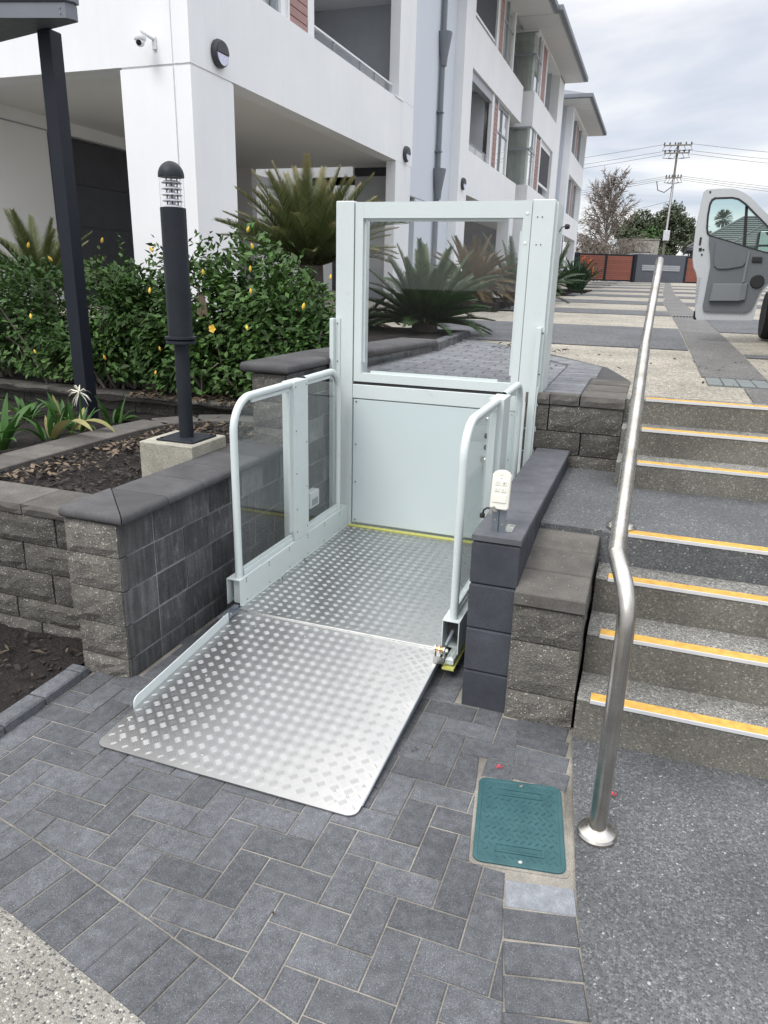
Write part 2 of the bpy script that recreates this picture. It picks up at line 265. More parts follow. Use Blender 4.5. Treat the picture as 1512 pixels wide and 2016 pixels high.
# ------------------------------------------------------------------ geometry helpers
BASE = {}
def wbase(p): return BASE.get(p.name, Vector((0, 0, 0))) if p else Vector((0, 0, 0))
class MB:
    def __init__(s): s.v = []; s.f = []
    def add(s, vs_, fs_):
        k = len(s.v); s.v += [tuple(x) for x in vs_]; s.f += [tuple(i+k for i in f) for f in fs_]; return s
    def box(s, x0, x1, y0, y1, z0, z1):
        if x0 > x1: x0, x1 = x1, x0
        if y0 > y1: y0, y1 = y1, y0
        return s.add([(x0, y0, z0), (x1, y0, z0), (x1, y1, z0), (x0, y1, z0), (x0, y0, z1), (x1, y0, z1), (x1, y1, z1), (x0, y1, z1)],
                     [(3, 2, 1, 0), (4, 5, 6, 7), (0, 1, 5, 4), (1, 2, 6, 5), (2, 3, 7, 6), (3, 0, 4, 7)])
    def cbox(s, x0, x1, y0, y1, z0, z1, c=.004):
        return s.prism([(x0, y0), (x1, y0), (x1, y1), (x0, y1)], [(z0, c), (z0+c, 0), (z1-c, 0), (z1, c)])
    def obox(s, c, ax, ay, az_, hx, hy, hz):
        c = Vector(c); P = []
        for k in (-1, 1):
            for i, j in ((-1, -1), (1, -1), (1, 1), (-1, 1)): P.append(c+ax*hx*i+ay*hy*j+az_*hz*k)
        return s.add(P, [(3, 2, 1, 0), (4, 5, 6, 7), (0, 1, 5, 4), (1, 2, 6, 5), (2, 3, 7, 6), (3, 0, 4, 7)])
    def prism(s, pts, levels):
        n = len(pts); area = sum(pts[i][0]*pts[(i+1) % n][1]-pts[(i+1) % n][0]*pts[i][1] for i in range(n))
        if area < 0: pts = pts[::-1]; levels = [(z, (o if isinstance(o, (int, float)) else [o[(n-2-i) % n] for i in range(n)])) for z, o in levels]
        rings = []
        for z, off in levels:
            offs = [off]*n if isinstance(off, (int, float)) else off
            lines = []
            for i in range(n):
                a, b = Vector(pts[i]), Vector(pts[(i+1) % n]); d = (b-a); d = d/max(d.length, 1e-9); nn = Vector((-d.y, d.x)); lines.append((a+nn*offs[i], d))
            ring = []
            for i in range(n):
                (p, d), (q, g) = lines[i-1], lines[i]; cr_ = d.x*g.y-d.y*g.x
                if abs(cr_) < 1e-6: ring.append((q.x, q.y, z))
                else:
                    t = ((q.x-p.x)*g.y-(q.y-p.y)*g.x)/cr_; ring.append((p.x+d.x*t, p.y+d.y*t, z))
            rings.append(ring)
        k = len(s.v)
        for r_ in rings: s.v += r_
        m_ = len(rings)
        s.f.append(tuple(k+i for i in range(n-1, -1, -1))); s.f.append(tuple(k+(m_-1)*n+i for i in range(n)))
        for j in range(m_-1):
            for i in range(n):
                s.f.append((k+j*n+i, k+j*n+(i+1) % n, k+(j+1)*n+(i+1) % n, k+(j+1)*n+i))
        return s
    def tube(s, pts, r, n=12, caps=True):
        pts = [Vector(p) for p in pts]; rs = r if isinstance(r, (list, tuple)) else [r]*len(pts)
        k = len(s.v); prev = None
        for i, p in enumerate(pts):
            t = (pts[min(i+1, len(pts)-1)]-pts[max(i-1, 0)]).normalized()
            if prev is None: a = t.orthogonal().normalized()
            else: a = (prev-t*prev.dot(t)); a = a.normalized() if a.length > 1e-6 else t.orthogonal().normalized()
            prev = a; b = t.cross(a)
            for j in range(n):
                an = 2*pi*j/n; s.v.append(tuple(p+(a*cos(an)+b*sin(an))*rs[i]))
        for i in range(len(pts)-1):
            for j in range(n):
                s.f.append((k+i*n+j, k+i*n+(j+1) % n, k+(i+1)*n+(j+1) % n, k+(i+1)*n+j))
        if caps: s.f.append(tuple(k+j for j in range(n-1, -1, -1))); s.f.append(tuple(k+(len(pts)-1)*n+j for j in range(n)))
        return s
    def lathe(s, prof, c, n=24, axis='Z'):
        k = len(s.v); c = Vector(c)
        for r, h in prof:
            for j in range(n):
                a = 2*pi*j/n
                d = {'Z': (r*cos(a), r*sin(a), h), 'X': (h, r*cos(a), r*sin(a)), 'Y': (r*sin(a), h, r*cos(a))}[axis]
                s.v.append(tuple(c+Vector(d)))
        for i in range(len(prof)-1):
            for j in range(n): s.f.append((k+i*n+j, k+i*n+(j+1) % n, k+(i+1)*n+(j+1) % n, k+(i+1)*n+j))
        s.f.append(tuple(k+j for j in range(n-1, -1, -1))); s.f.append(tuple(k+(len(prof)-1)*n+j for j in range(n)))
        return s
    def plate(s, pts, off):      # polygon (3d, planar) thickened by vector off
        n = len(pts); off = Vector(off); a = [Vector(p) for p in pts]
        return s.add(a+[p+off for p in a], [tuple(range(n-1, -1, -1)), tuple(range(n, 2*n))]+[(i, (i+1) % n, n+(i+1) % n, n+i) for i in range(n)])
    def mesh(s, name, mat=None, origin=(0, 0, 0), smooth=None):
        me = bpy.data.meshes.new(name); o = Vector(origin)
        me.from_pydata([tuple(Vector(v)-o) for v in s.v], [], s.f)
        if smooth is None or smooth is False: pass
        else:
            bm = bmesh.new(); bm.from_mesh(me); bmesh.ops.recalc_face_normals(bm, faces=bm.faces); bm.to_mesh(me); bm.free()
            me.shade_smooth(); me.set_sharp_from_angle(angle=radians(smooth if smooth > 1 else 40))
        if smooth is None:
            bm = bmesh.new(); bm.from_mesh(me); bmesh.ops.recalc_face_normals(bm, faces=bm.faces); bm.to_mesh(me); bm.free()
        if mat: me.materials.append(MT[mat] if isinstance(mat, str) else mat)
        return me
    def build(s, name, mat, parent=None, smooth=None, label=None, cat=None, group=None, kind=None):
        wb = wbase(parent); me = s.mesh(name, mat, wb, smooth)
        return inst(name, me, parent, wb, label=label, cat=cat, group=group, kind=kind)
def inst(name, me, parent=None, pos=None, rot=(0, 0, 0), scale=None, label=None, cat=None, group=None, kind=None):
    o = bpy.data.objects.new(name, me); col.objects.link(o); wb = wbase(parent)
    pos = Vector(pos) if pos is not None else wb
    o.location = pos-wb; o.rotation_euler = rot
    if scale: o.scale = scale
    if parent: o.parent = parent
    BASE[o.name] = pos
    tag(o, label, cat, group, kind); return o
def tag(o, label=None, cat=None, group=None, kind=None):
    if label: o['label'] = label
    if cat: o['category'] = cat
    if group: o['group'] = group
    if kind: o['kind'] = kind
    return o
def thing(name, label=None, cat=None, loc=(0, 0, 0), group=None, kind=None):
    o = bpy.data.objects.new(name, None); col.objects.link(o); o.location = loc; o.empty_display_size = .1; BASE[o.name] = Vector(loc)
    return tag(o, label, cat, group, kind)
def clip_half(poly, p, nrm):      # keep side where (x-p).nrm >= 0
    out_ = []; n = len(poly)
    for i in range(n):
        a, b = Vector(poly[i]), Vector(poly[(i+1) % n]); da, db = (a-p).dot(nrm), (b-p).dot(nrm)
        if da >= 0: out_.append(a)
        if (da >= 0) != (db >= 0): out_.append(a+(b-a)*(da/(da-db)))
    res = []
    for q in out_:
        if not res or (q-res[-1]).length > .002: res.append(q)
    if len(res) > 2 and (res[0]-res[-1]).length < .002: res.pop()
    return res
def parea(p): return abs(sum(p[i][0]*p[(i+1) % len(p)][1]-p[(i+1) % len(p)][0]*p[i][1] for i in range(len(p))))/2
_n2 = [[rnd.uniform(-1, 1) for _ in range(64)] for _ in range(64)]
def vnoise(x, y):
    xi, yi = math.floor(x), math.floor(y); fx, fy = x-xi, y-yi; fx = fx*fx*(3-2*fx); fy = fy*fy*(3-2*fy); g = lambda i, j: _n2[i % 64][j % 64]
    return (g(xi, yi)*(1-fx)+g(xi+1, yi)*fx)*(1-fy)+(g(xi, yi+1)*(1-fx)+g(xi+1, yi+1)*fx)*fy
def rough_mesh(Lx, D, H, amp, seed, mat, nx=None, nzz=4):
    r = random.Random(seed); nx = nx or max(4, int(Lx/.05)); s = MB(); P = {}
    ox, oz = r.uniform(0, 60), r.uniform(0, 60)
    for j in range(nzz+1):
        for i in range(nx+1):
            x = -Lx/2+Lx*i/nx; z = H*j/nzz; ed = i in (0, nx) or j in (0, nzz)
            y = r.uniform(0, .003) if ed else -amp*(.55+.9*abs(vnoise(ox+i*1.3, oz+j*1.7)))-r.uniform(0, amp*.35)
            if ed and not ((i in (0, nx)) and (j in (0, nzz))): y -= r.uniform(0, amp*.25)
            P[i, j] = len(s.v); s.v.append((x+(0 if i in (0, nx) else r.uniform(-.006, .006)), y, z+(0 if j in (0, nzz) else r.uniform(-.006, .006))))
    for j in range(nzz):
        for i in range(nx): s.f.append((P[i, j], P[i+1, j], P[i+1, j+1], P[i, j+1]))
    k = len(s.v); s.v += [(-Lx/2, D, 0), (Lx/2, D, 0), (Lx/2, D, H), (-Lx/2, D, H)]
    s.f += [(k+3, k+2, k+1, k), tuple([P[i, 0] for i in range(nx, -1, -1)]+[k, k+1]), tuple([P[i, nzz] for i in range(nx+1)]+[k+2, k+3]),
            tuple([P[0, j] for j in range(nzz+1)]+[k+3, k]), tuple([P[nx, j] for j in range(nzz, -1, -1)]+[k+1, k+2])]
    return s.mesh('split_block', mat)
_mc = {}
def cached(key, fn):
    if key not in _mc: _mc[key] = fn()
    return _mc[key]
def split_block(parent, mat, xc, yf, z0, Lx, D, H, ang=0, amp=.012, name='block'):
    v = rnd.randrange(3); me = cached(('sb', mat, round(Lx, 3), round(D, 3), round(H, 3), amp, v), lambda: rough_mesh(Lx, D, H, amp, rnd.randrange(9999), mat))
    return inst(name, me, parent, (xc, yf, z0), (0, 0, ang))
def smooth_block(parent, mat, xc, yc, z0, lx, ly, H, ang=0, ch=.004, name='block', rot=None):
    me = cached(('cb', mat, round(lx, 3), round(ly, 3), round(H, 3), ch), lambda: MB().cbox(-lx/2, lx/2, -ly/2, ly/2, 0, H, ch).mesh('smooth_block', mat))
    return inst(name, me, parent, (xc, yc, z0), rot or (0, 0, ang))
def arc_pts(c, r, a0, a1, n, plane='YZ', other=0):
    res = []
    for i in range(n+1):
        a = a0+(a1-a0)*i/n; u, v_ = c[0]+r*cos(a), c[1]+r*sin(a)
        res.append({'YZ': (other, u, v_), 'XZ': (u, other, v_), 'XY': (u, v_, other)}[plane])
    return res
# ------------------------------------------------------------------ ground levels
GS = .018
def gz(y): return 1.02 + GS*(min(y, 48)-4.2)
MB().box(-120, 120, -120, 4.0, -.30, -.045).build('ground', 'soil', kind='structure')
def sheet(name, pts, mat, zf, kind='structure', label=None, parent=None, thick=.0):
    s = MB(); s.add([(x, y, zf(x, y) if callable(zf) else zf) for x, y in pts], [tuple(range(len(pts)))]); return s.build(name, mat, parent, kind=kind, label=label)
def interp(tab, v):
    if v <= tab[0][0]: a, b = tab[0], tab[1]
    elif v >= tab[-1][0]: a, b = tab[-2], tab[-1]
    else:
        for a, b in zip(tab, tab[1:]):
            if a[0] <= v <= b[0]: break
    return a[1]+(b[1]-a[1])*(v-a[0])/(b[0]-a[0])
INN = [(-2.6, 1.50), (-2.1, 1.40), (-1.666, 1.314), (-1.531, 1.288), (-1.286, 1.231), (-1.062, 1.182), (-.876, 1.138), (-.692, 1.097), (-.568, 1.07), (-.3, 1.008), (.16, .905)]
EDG = [(.80, .135), (.98, .10), (1.299, .055), (1.517, .010), (1.727, -.022), (2.087, -.066), (2.42, -.105)]
yin = lambda x: interp(INN, x)
xed = lambda y: interp(EDG, y)
# --- lower paving: every paver an object
pav = thing('lower_paving', None, None, (-1, 1.7, 0), kind='structure')
MB().add([(-2.03, 1.17, -.0042), (.13, .69, -.0042), (xed(1.3)+.03, 1.3, -.0042), (xed(2.1)+.03, 2.1, -.0042), (xed(2.42)+.03, 2.47, -.0042), (-.52, 2.5, -.0042), (-.52, 4.04, -.0042), (-1.84, 4.04, -.0042), (-1.84, 2.13, -.0042), (-2.03, 2.13, -.0042)], [tuple(range(10))]).build('joint_sand', 'sand', pav)
U, GAP, CH = .0975, .0044, .003
def paver_poly(poly, mat='paver', label=None, jitter=True):
    cxp = sum(p[0] for p in poly)/len(poly); cyp = sum(p[1] for p in poly)/len(poly)
    me = MB().prism([(p[0]-cxp, p[1]-cyp) for p in poly], [(-.035, 0), (-CH*.8, 0), (0, CH)]).mesh('cut_paver', mat)
    return inst('paver', me, pav, (cxp, cyp, rnd.uniform(-.0012, .0012)), (rnd.uniform(-.004, .004), rnd.uniform(-.004, .004), 0), label=label)
full = {}
def paver_full(x, y, ang, parent, mat='paver', z=None, label=None, Lb=2*U-GAP, Wb=U-GAP, tilt=.004):
    me = cached(('pv', mat, Lb, Wb), lambda: MB().prism([(-Lb/2, -Wb/2), (Lb/2, -Wb/2), (Lb/2, Wb/2), (-Lb/2, Wb/2)], [(-.035, 0), (-CH*.8, 0), (0, CH)]).mesh('paver', mat))
    zz = (0 if z is None else z)+rnd.uniform(-.0012, .0012)
    return inst('paver', me, parent, (x, y, zz), (rnd.uniform(-tilt, tilt), rnd.uniform(-tilt, tilt), ang), label=label)
LIDC, LIDA = Vector((-.196, 1.889)), radians(9.4)
lidx, lidy = Vector((cos(LIDA), sin(LIDA))), Vector((-sin(LIDA), cos(LIDA)))
X0, Y0 = -1.138, 1.285
for i in range(-12, 14):
    for j in range(-6, 20):
        sm = (i+j) % 4
        if sm == 0: r = (i, i+2, j, j+1)
        elif sm == 2: r = (i, i+1, j, j+2)
        else: continue
        x0, x1, y0, y1 = X0+r[0]*U, X0+r[1]*U, Y0+r[2]*U, Y0+r[3]*U
        xm, ym = (x0+x1)/2, (y0+y1)/2
        if ym > 3.1 or ym < .8: continue
        g = GAP/2; poly = [(x0+g, y0+g), (x1-g, y0+g), (x1-g, y1-g), (x0+g, y1-g)]; a0 = parea(poly)
        sl = (yin(xm+.1)-yin(xm-.1))/.2; nn = Vector((-sl, 1)).normalized()
        poly = clip_half(poly, Vector((xm, yin(xm)+.003)), nn)
        if len(poly) > 2:
            if 1.69 < ym < 2.085: poly = clip_half(poly, LIDC-lidx*.143, -lidx)
            elif ym <= 2.42: sl = (xed(ym+.1)-xed(ym-.1))/.2; poly = clip_half(poly, Vector((xed(ym)-.1855, ym)), Vector((-1, sl)).normalized())
        if len(poly) > 2: poly = clip_half(poly, Vector((-2.014 if ym < 2.13 else -1.848, 0)), Vector((1, 0)))
        if len(poly) > 2 and xm > -.55: poly = clip_half(poly, Vector((0, 2.462 if xm < -.35 else 2.436)), Vector((0, -1)))
        if len(poly) > 2 and xm < -1.83: poly = clip_half(poly, Vector((0, 2.118)), Vector((0, -1)))
        if len(poly) < 3 or parea(poly) < .0003: continue
        if parea(poly) > a0*.985: paver_full(xm, ym, 0 if sm == 0 else pi/2, pav)
        else: paver_poly([tuple(p) for p in poly])
# soldier course along the curved edge
s_acc = -.30
seg = []
for k in range(60):
    x = -2.35+k*.0985*cos(atan2(-.2, 1)); t = (yin(x+.04)-yin(x-.04))/.08; a = atan2(t, 1)
    c = Vector((x, yin(x)))+Vector((sin(a), -cos(a)))*.0965
    if c.x < -2.03 or c.x > .10: continue
    paver_full(c.x, c.y, a+pi/2+rnd.uniform(-.01, .01), pav, Lb=.187, Wb=.0945)
# header course along the asphalt path
y = .848; k = 0
while y < 1.665:
    t = (xed(y+.05)-xed(y-.05))/.1; a = atan2(-t, 1)*1.0+radians(3)
    xx = xed(y)-.086; pale = y+.0968 >= 1.665
    paver_full(xx, y, a, pav, 'paver_pale' if pale else 'paver', label='single pale paver below the green pit lid' if pale else None, Wb=.0915)
    y += .0968
for y in (2.135, 2.230, 2.325, 2.418):
    paver_full(xed(y)-.098, y, radians(-2), pav, Wb=.089)
# --- kerb at the left of the paving
kb = thing('garden_kerb', 'low charcoal kerb of bricks between paving and dark garden soil', 'kerb', (-2.06, 1.5, 0))
yk = .85
while yk < 2.08:
    ln = min(.195, 2.09-yk); xk = -2.052-(yk-1.6)*.03
    smooth_block(kb, 'paver', xk, yk+ln/2, -.04, .078, ln-.004, .078, ang=radians(1.5), ch=.007, name='kerb_brick'); yk += .199
# --- footpath (exposed aggregate) and asphalt-coloured path
outp = [(x+.187*.2, yin(x)-.187) for x in [-2.4+.2*i for i in range(13)]]
sheet('footpath', [(-9, .55), (-2.11, .55), (-2.11, 1.2)]+[(x-.006, y-.014) for x, y in outp if -2.1 < x < .14]+[(.17, .70), (.17, -12), (-9, -12)], 'expo', .002, label='pale exposed aggregate footpath')
sheet('path', [(6, -12), (6, 2.43)]+[(xed(y)+.013, y) for y in (2.43, 2.25, 2.087, 1.9, 1.727, 1.517, 1.299, 1.1, .98, .80)]+[(.165, .70), (.185, -12)], 'path', .004, label='dark exposed aggregate path')
# --- garden soils
def soil(name, x0, x1, y0, y1, z, n=40, amp=.03, zf=None):
    s = MB()
    nx = n; ny = max(4, int(n*(y1-y0)/(x1-x0)))
    for j in range(ny+1):
        for i in range(nx+1):
            x = x0+(x1-x0)*i/nx; yy = y0+(y1-y0)*j/ny
            s.v.append((x, yy, (zf(x, yy) if zf else z)+amp*vnoise(x*5, yy*5)+amp*.45*vnoise(x*17+9, yy*17)))
    for j in range(ny):
        for i in range(nx):
            k = j*(nx+1)+i; s.f.append((k, k+1, k+nx+2, k+nx+1))
    return s.build(name, 'soil', kind='structure', smooth=80)
soil('garden_soil', -5.2, -2.085, .56, 2.36, .01, 70, .022)
soil('garden_soil', -3.30, -2.06, 2.32, 4.9, .565, 44, .018)
soil('garden_soil', -7.0, -3.22, 2.32, 4.75, .53, 50, .02)
soil('garden_soil', -9.0, -1.86, 4.66, 7.4, .64, 60, .02, zf=lambda x, y: .64+max(0, y-5.8)*.27)
def litter(name, n, fn, mat, lo, hi, seed):
    r = random.Random(seed); s = MB()
    for _ in range(n):
        x, yy, z = fn(r); a = r.uniform(0, 2*pi); l = r.uniform(lo, hi); wd = l*r.uniform(.22, .55); tl = r.uniform(-.45, .45); tr_ = r.uniform(-.6, .6)
        u = Vector((cos(a), sin(a), tl)).normalized()*l/2; v = Vector((-sin(a), cos(a), tr_)).normalized()*wd/2; c = Vector((x, yy, z+abs(u.z)+abs(v.z)+.002)); h = Vector((0, 0, l*.10*r.uniform(-.3, 1.3)))
        s.add([c-u, c-v+h, c+u, c+v+h], [(0, 1, 2), (0, 2, 3)])
    return s.build(name, mat, kind='stuff', smooth=False)
litter('bark_litter', 1500, lambda r: (r.uniform(-3.12, -2.12), r.uniform(2.5, 4.5), .575), 'chip_dark', .02, .06, 1)
def edge_strip(r):
    t = r.random(); yy = 2.55+t*2.1; return (-3.09+abs(r.gauss(0, .10))*(1+1.2*t), yy, .575)
litter('bark_litter', 420, edge_strip, 'chip', .02, .06, 2)
litter('bark_litter', 260, lambda r: (r.uniform(-3.0, -2.2), r.uniform(3.5, 4.6), .58), 'chip', .02, .07, 12)
litter('bark_litter', 1100, lambda r: (r.uniform(-3.9, -2.0), r.uniform(4.72, 5.3), .655), 'chip', .03, .075, 3)
litter('bark_litter', 900, lambda r: (r.uniform(-3.6, -2.12), r.uniform(1.0, 2.25), .02), 'chip_dark', .015, .05, 4)
litter('bark_litter', 26, lambda r: (r.uniform(-2.9, -2.15), r.uniform(1.5, 2.2), .03), 'chip', .02, .07, 5)
litter('bark_litter', 22, lambda r: (r.uniform(-2.0, -.2), r.choice([2.08, 2.1, 1.35])+r.uniform(-.1, .1), .003), 'chip', .008, .018, 6)
litter('gravel_crumbs', 60, lambda r: (r.uniform(-1.9, .5), r.uniform(1.1, 2.3), .003), 'conc', .003, .008, 7)

# ------------------------------------------------------------------ upper driveway, terrain
MB().add([(x, y, gz(y)-.012-(0 if y < 48.5 else .02)) for y in (4.2, 48) for x in (-2.0, 40)], [(0, 1, 3, 2)]).build('driveway', 'drive', kind='structure')
MB().add([(-40, 7.3, gz(7.3)-.03), (-1.98, 7.3, gz(7.3)-.03), (-1.98, 48, gz(48)-.03), (-40, 48, gz(48)-.03)], [(0, 1, 2, 3)]).build('terrain', 'drive', kind='structure')
MB().add([(-400, 47.9, 1.79), (400, 47.9, 1.79), (400, 1500, 1.9), (-400, 1500, 1.9)], [(0, 1, 2, 3)]).build('terrain', 'spine', kind='structure')
SPL = [(4.2, .36), (5.26, .345), (7.04, .33), (9.67, .30), (12.35, .25), (13.8, .21), (18, .13), (20.5, .19), (25.5, .14), (33, .22), (48, .30)]
SPR = [(4.2, .74), (5.26, .74), (7.6, .74), (11.2, .70), (16.2, .58), (24.3, .47), (33.5, .52), (48, .62)]
spl = lambda y: interp(SPL, y); spr = lambda y: interp(SPR, y)
dr_bands = [(7.04, 9.67), (12.35, 13.8), (16.2, 18.0), (20.5, 22.4), (25.0, 27.2), (30.2, 32.4), (35.5, 38), (41, 43.5)]
for a, b in dr_bands:
    sheet('driveway_band', [(-2.6 if a < 10 else -3.4, a), (spl(a)-.012, a), (spl(b)-.012, b), (-2.6 if a < 10 else -3.4, b)], 'band', lambda x, y: gz(y)-.006)
for a, b in [(6.66, 6.95), (9.4, 12.3), (16.2, 18.0), (20.5, 22.4), (25.0, 27.2), (30.2, 32.4), (35.5, 38)]:
    sheet('driveway_band', [(spr(a)+.012, a), (12, a), (12, b), (spr(b)+.012, b)], 'band', lambda x, y: gz(y)-.006)
ys = [5.27, 6, 7.04, 8.3, 9.67, 11.2, 12.35, 13.8, 16.2, 18, 20.5, 24.3, 28, 33, 40, 48]
sheet('driveway_spine', [(spl(y), y) for y in ys]+[(spr(y), y) for y in ys[::-1]], 'spine', lambda x, y: gz(y)-.005)
sheet('driveway_spine', [(.56, 4.25), (.56, 4.86), (1.3, 4.86), (1.3, 4.25)], 'spine', lambda x, y: gz(y)-.005)
dg = thing('drain_cover_strip', 'grey green tiled drain strip across the driveway spine above the stairs', 'drain', (.7, 5.07, gz(5)))
for k in range(8):
    xa = .36+k*.092
    MB().cbox(xa+.003, xa+.089, 4.89, 5.25, gz(5.07)-.02, gz(5.07)-.001, .003).build('tile', 'draintile', dg)
dg2 = thing('drain_grate', 'narrow dark slotted drain grate across the driveway behind the handrail', 'drain', (.5, 12.3, gz(12.3)))
for k in range(10): MB().box(.27+k*.045, .295+k*.045, 12.2, 12.34, gz(12.3)-.006, gz(12.3)+.006).build('slot', 'black', dg2)
litter('fallen_leaves', 70, lambda r: (r.uniform(-.7, 1.6), r.uniform(4.5, 7.2), 1.04), 'chip_dark', .015, .05, 8)
litter('fallen_leaves', 16, lambda r: (r.uniform(.1, 1.2), r.uniform(3.98, 4.11), .889), 'chip_dark', .012, .035, 10)
litter('fallen_leaves', 12, lambda r: (r.uniform(-1.675, -1.63), r.uniform(2.95, 3.6), .089), 'chip_dark', .008, .03, 14)
# --- upper paving behind the gate
up = thing('upper_paving', None, None, (-1, 5.4, 1.03), kind='structure')
reg = [(-1.80, 4.30), (-.325, 4.06), (-.325, 4.83), (-.30, 5.41), (-.83, 6.16), (-1.63, 6.98), (-1.72, 5.0)]
sheet('paving_bed', [(-1.85, 4.12), (-.10, 4.12), (-.10, 4.85), (-.27, 5.44), (-.83, 6.2), (-1.63, 7.02), (-1.80, 5.4)], 'upbed', lambda x, y: gz(y)-.004, kind=None, parent=up)
def up_brick(poly):
    cxp = sum(p[0] for p in poly)/len(poly); cyp = sum(p[1] for p in poly)/len(poly)
    me = MB().prism([(p[0]-cxp, p[1]-cyp) for p in poly], [(-.02, 0), (-.002, 0), (.003, .003)]).mesh('paver', 'paver_up')
    inst('paver', me, up, (cxp, cyp, gz(cyp)+rnd.uniform(0, .002)), (GS, 0, 0))
MT['paver_up'] = stone('paver_upper', (.20, .208, .222), rv=.2, bump=.5, bd=.002, fine=300, mott=16)
inn = [(-.535, 5.33), (-.55, 4.06), (-1.80, 4.06), (-1.72, 5.3), (-1.62, 6.55), (-1.3, 6.28)]
for j in range(0, 30):
    for i in range(-2, 12):
        x0 = -1.80+i*.197+(.0985 if j % 2 else 0); y0 = 4.10+j*.0975
        poly = [(x0+.004, y0+.004), (x0+.193, y0+.004), (x0+.193, y0+.0935), (x0+.004, y0+.0935)]
        for p, nr in [((-.54, 5.33), (-1, 0)), ((-.54, 5.33), (-.84, -.62)), ((-1.80, 4.3), (1, -.075)), ((-1.63, 6.7), (.3, -1))]:
            if len(poly) > 2: poly = clip_half(poly, Vector(p), Vector(nr).normalized())
        if len(poly) > 2 and parea(poly) > .0015: up_brick([tuple(p) for p in poly])
for k in range(14):      # soldier row along the right edge and the slanted edge
    yb = 4.12+k*.0975
    if yb < 5.3: up_brick([(-.535, yb+.003), (-.33 if yb < 4.8 else -.30, yb+.003), (-.33 if yb < 4.8 else -.30, yb+.0945), (-.535, yb+.0945)])
a_, b_ = Vector((-.31, 5.42)), Vector((-1.62, 6.98)); dd = (b_-a_).normalized(); nn = Vector((-dd.y, dd.x)) if Vector((-dd.y, dd.x)).y < 0 else Vector((dd.y, -dd.x))
for k in range(20):
    p = a_+dd*(k*.0985+.01); q = p+dd*.0925
    up_brick([tuple(p), tuple(q), tuple(q+nn*.17), tuple(p+nn*.17)])
litter('fallen_leaves', 60, lambda r: (r.gauss(-1.0, .28), r.gauss(6.2, .16), 1.066), 'chip_dark', .02, .06, 9)

# ------------------------------------------------------------------ stairs
st = thing('staircase', 'seven exposed aggregate steps with yellow nosing strips beside the lift', None, (1.4, 3.2, 0), kind='structure')
SY = [2.402, 2.603, 2.815, 2.99, 3.75, 3.945, 4.125, 4.26]; SZ = [.168, .335, .483, .622, .752, .888, 1.020]
for i in range(7):
    x0 = -.088 if i != 3 else -.348
    s = MB(); e = .006
    if i == 3:
        s.prism([(x0, SY[3]+.004), (-.09, SY[3]+.004), (-.09, SY[3]), (3.2, SY[3]), (3.2, SY[4]), (-.088, SY[4]), (-.088, 4.045), (x0, 4.045)], [(-.04, 0), (SZ[i]-e, 0), (SZ[i], [0, 0, e, 0, 0, 0, 0, 0])])
    else:
        s.prism([(x0, SY[i]), (3.2, SY[i]), (3.2, SY[i+1]), (x0, SY[i+1])], [(-.04 if i < 3 else .5, 0), (SZ[i]-e, 0), (SZ[i], [e, 0, 0, 0])])
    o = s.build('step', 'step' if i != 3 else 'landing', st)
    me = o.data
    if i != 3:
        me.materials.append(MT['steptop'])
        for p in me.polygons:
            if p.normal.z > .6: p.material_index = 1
    nx0 = -.042 if i < 3 else .012
    MB().cbox(nx0, 3.19, SY[i]+.002, SY[i]+.050, SZ[i]-.003, SZ[i]+.0045, .001).build('nosing_strip', 'nosing', o)
    MB().box(nx0, 3.19, SY[i]-.004, SY[i]+.0015, SZ[i]-.010, SZ[i]+.003).build('aluminium_edge', 'aluedge', o)
MB().box(3.2, 3.5, 2.3, 4.6, -.04, 1.08).build('retaining_wall', 'side_pale', label='smooth grey wall closing the far end of the stairs', cat='wall')

# ------------------------------------------------------------------ walls
def coping_piece(parent, pts, z0, z1, rounded, mat='coping', name='coping'):
    n_ = len(pts); h = z1-z0; r = h/2; lv = []
    for k in range(7):
        t = k/6; zz = z0+h*t; d = r-sqrt(max(0, r*r-(zz-z0-r)**2)); lv.append((zz, [d*.9 if i in rounded else 0 for i in range(n_)]))
    return MB().prism(pts, lv).build(name, mat, parent, smooth=50)
# left wall with bull-nosed coping
lw = thing('retaining_wall', 'charcoal block garden wall with bullnose coping, nearest and left of the ramp', 'wall', (-1.97, 2.9, 0))
lz = [-.03, .082, .232, .384, .530, .670]
MB().box(-2.07, -1.8485, 2.17, 3.50, -.03, .668).build('mortar_core', 'mortar', lw)
for k in range(5):
    H_ = lz[k+1]-lz[k]-.004; off = (.0, .004, .0, .006, .002)[k]; xl = -2.118+.012*rnd.random()+(.022 if k < 2 else 0)
    split_block(lw, 'split', (xl-1.852)/2, 2.128+off, lz[k], -1.852-xl-.004, .21, H_, amp=.013)
    # smooth pier end seen on the lift side
    smooth_block(lw, 'side_pale', -1.8575, 2.128+.11, lz[k], .02, .205, H_, ch=.002)
    yb = 2.345
    while yb < 3.49:
        ln = rnd.choice([.115, .19, .2, .21]); ln = min(ln, 3.5-yb)
        if ln > .03: smooth_block(lw, 'side', -1.872+rnd.uniform(-.002, .002), yb+ln/2, lz[k]+.001, .05, ln-.005, H_-.001, ch=.003)
        yb += ln
coping_piece(lw, [(-2.105, 2.105), (-1.806, 2.105), (-2.095, 2.400), (-2.105, 2.40)], .672, .716, {0})
coping_piece(lw, [(-1.804, 2.109), (-1.804, 2.400), (-2.091, 2.402)], .672, .716, {0})
yb = 2.404
while yb < 3.52:
    coping_piece(lw, [(-2.09, yb), (-1.804, yb), (-1.804, min(yb+.257, 3.52)), (-2.09, min(yb+.257, 3.52))], .672, .716, {1}); yb += .26
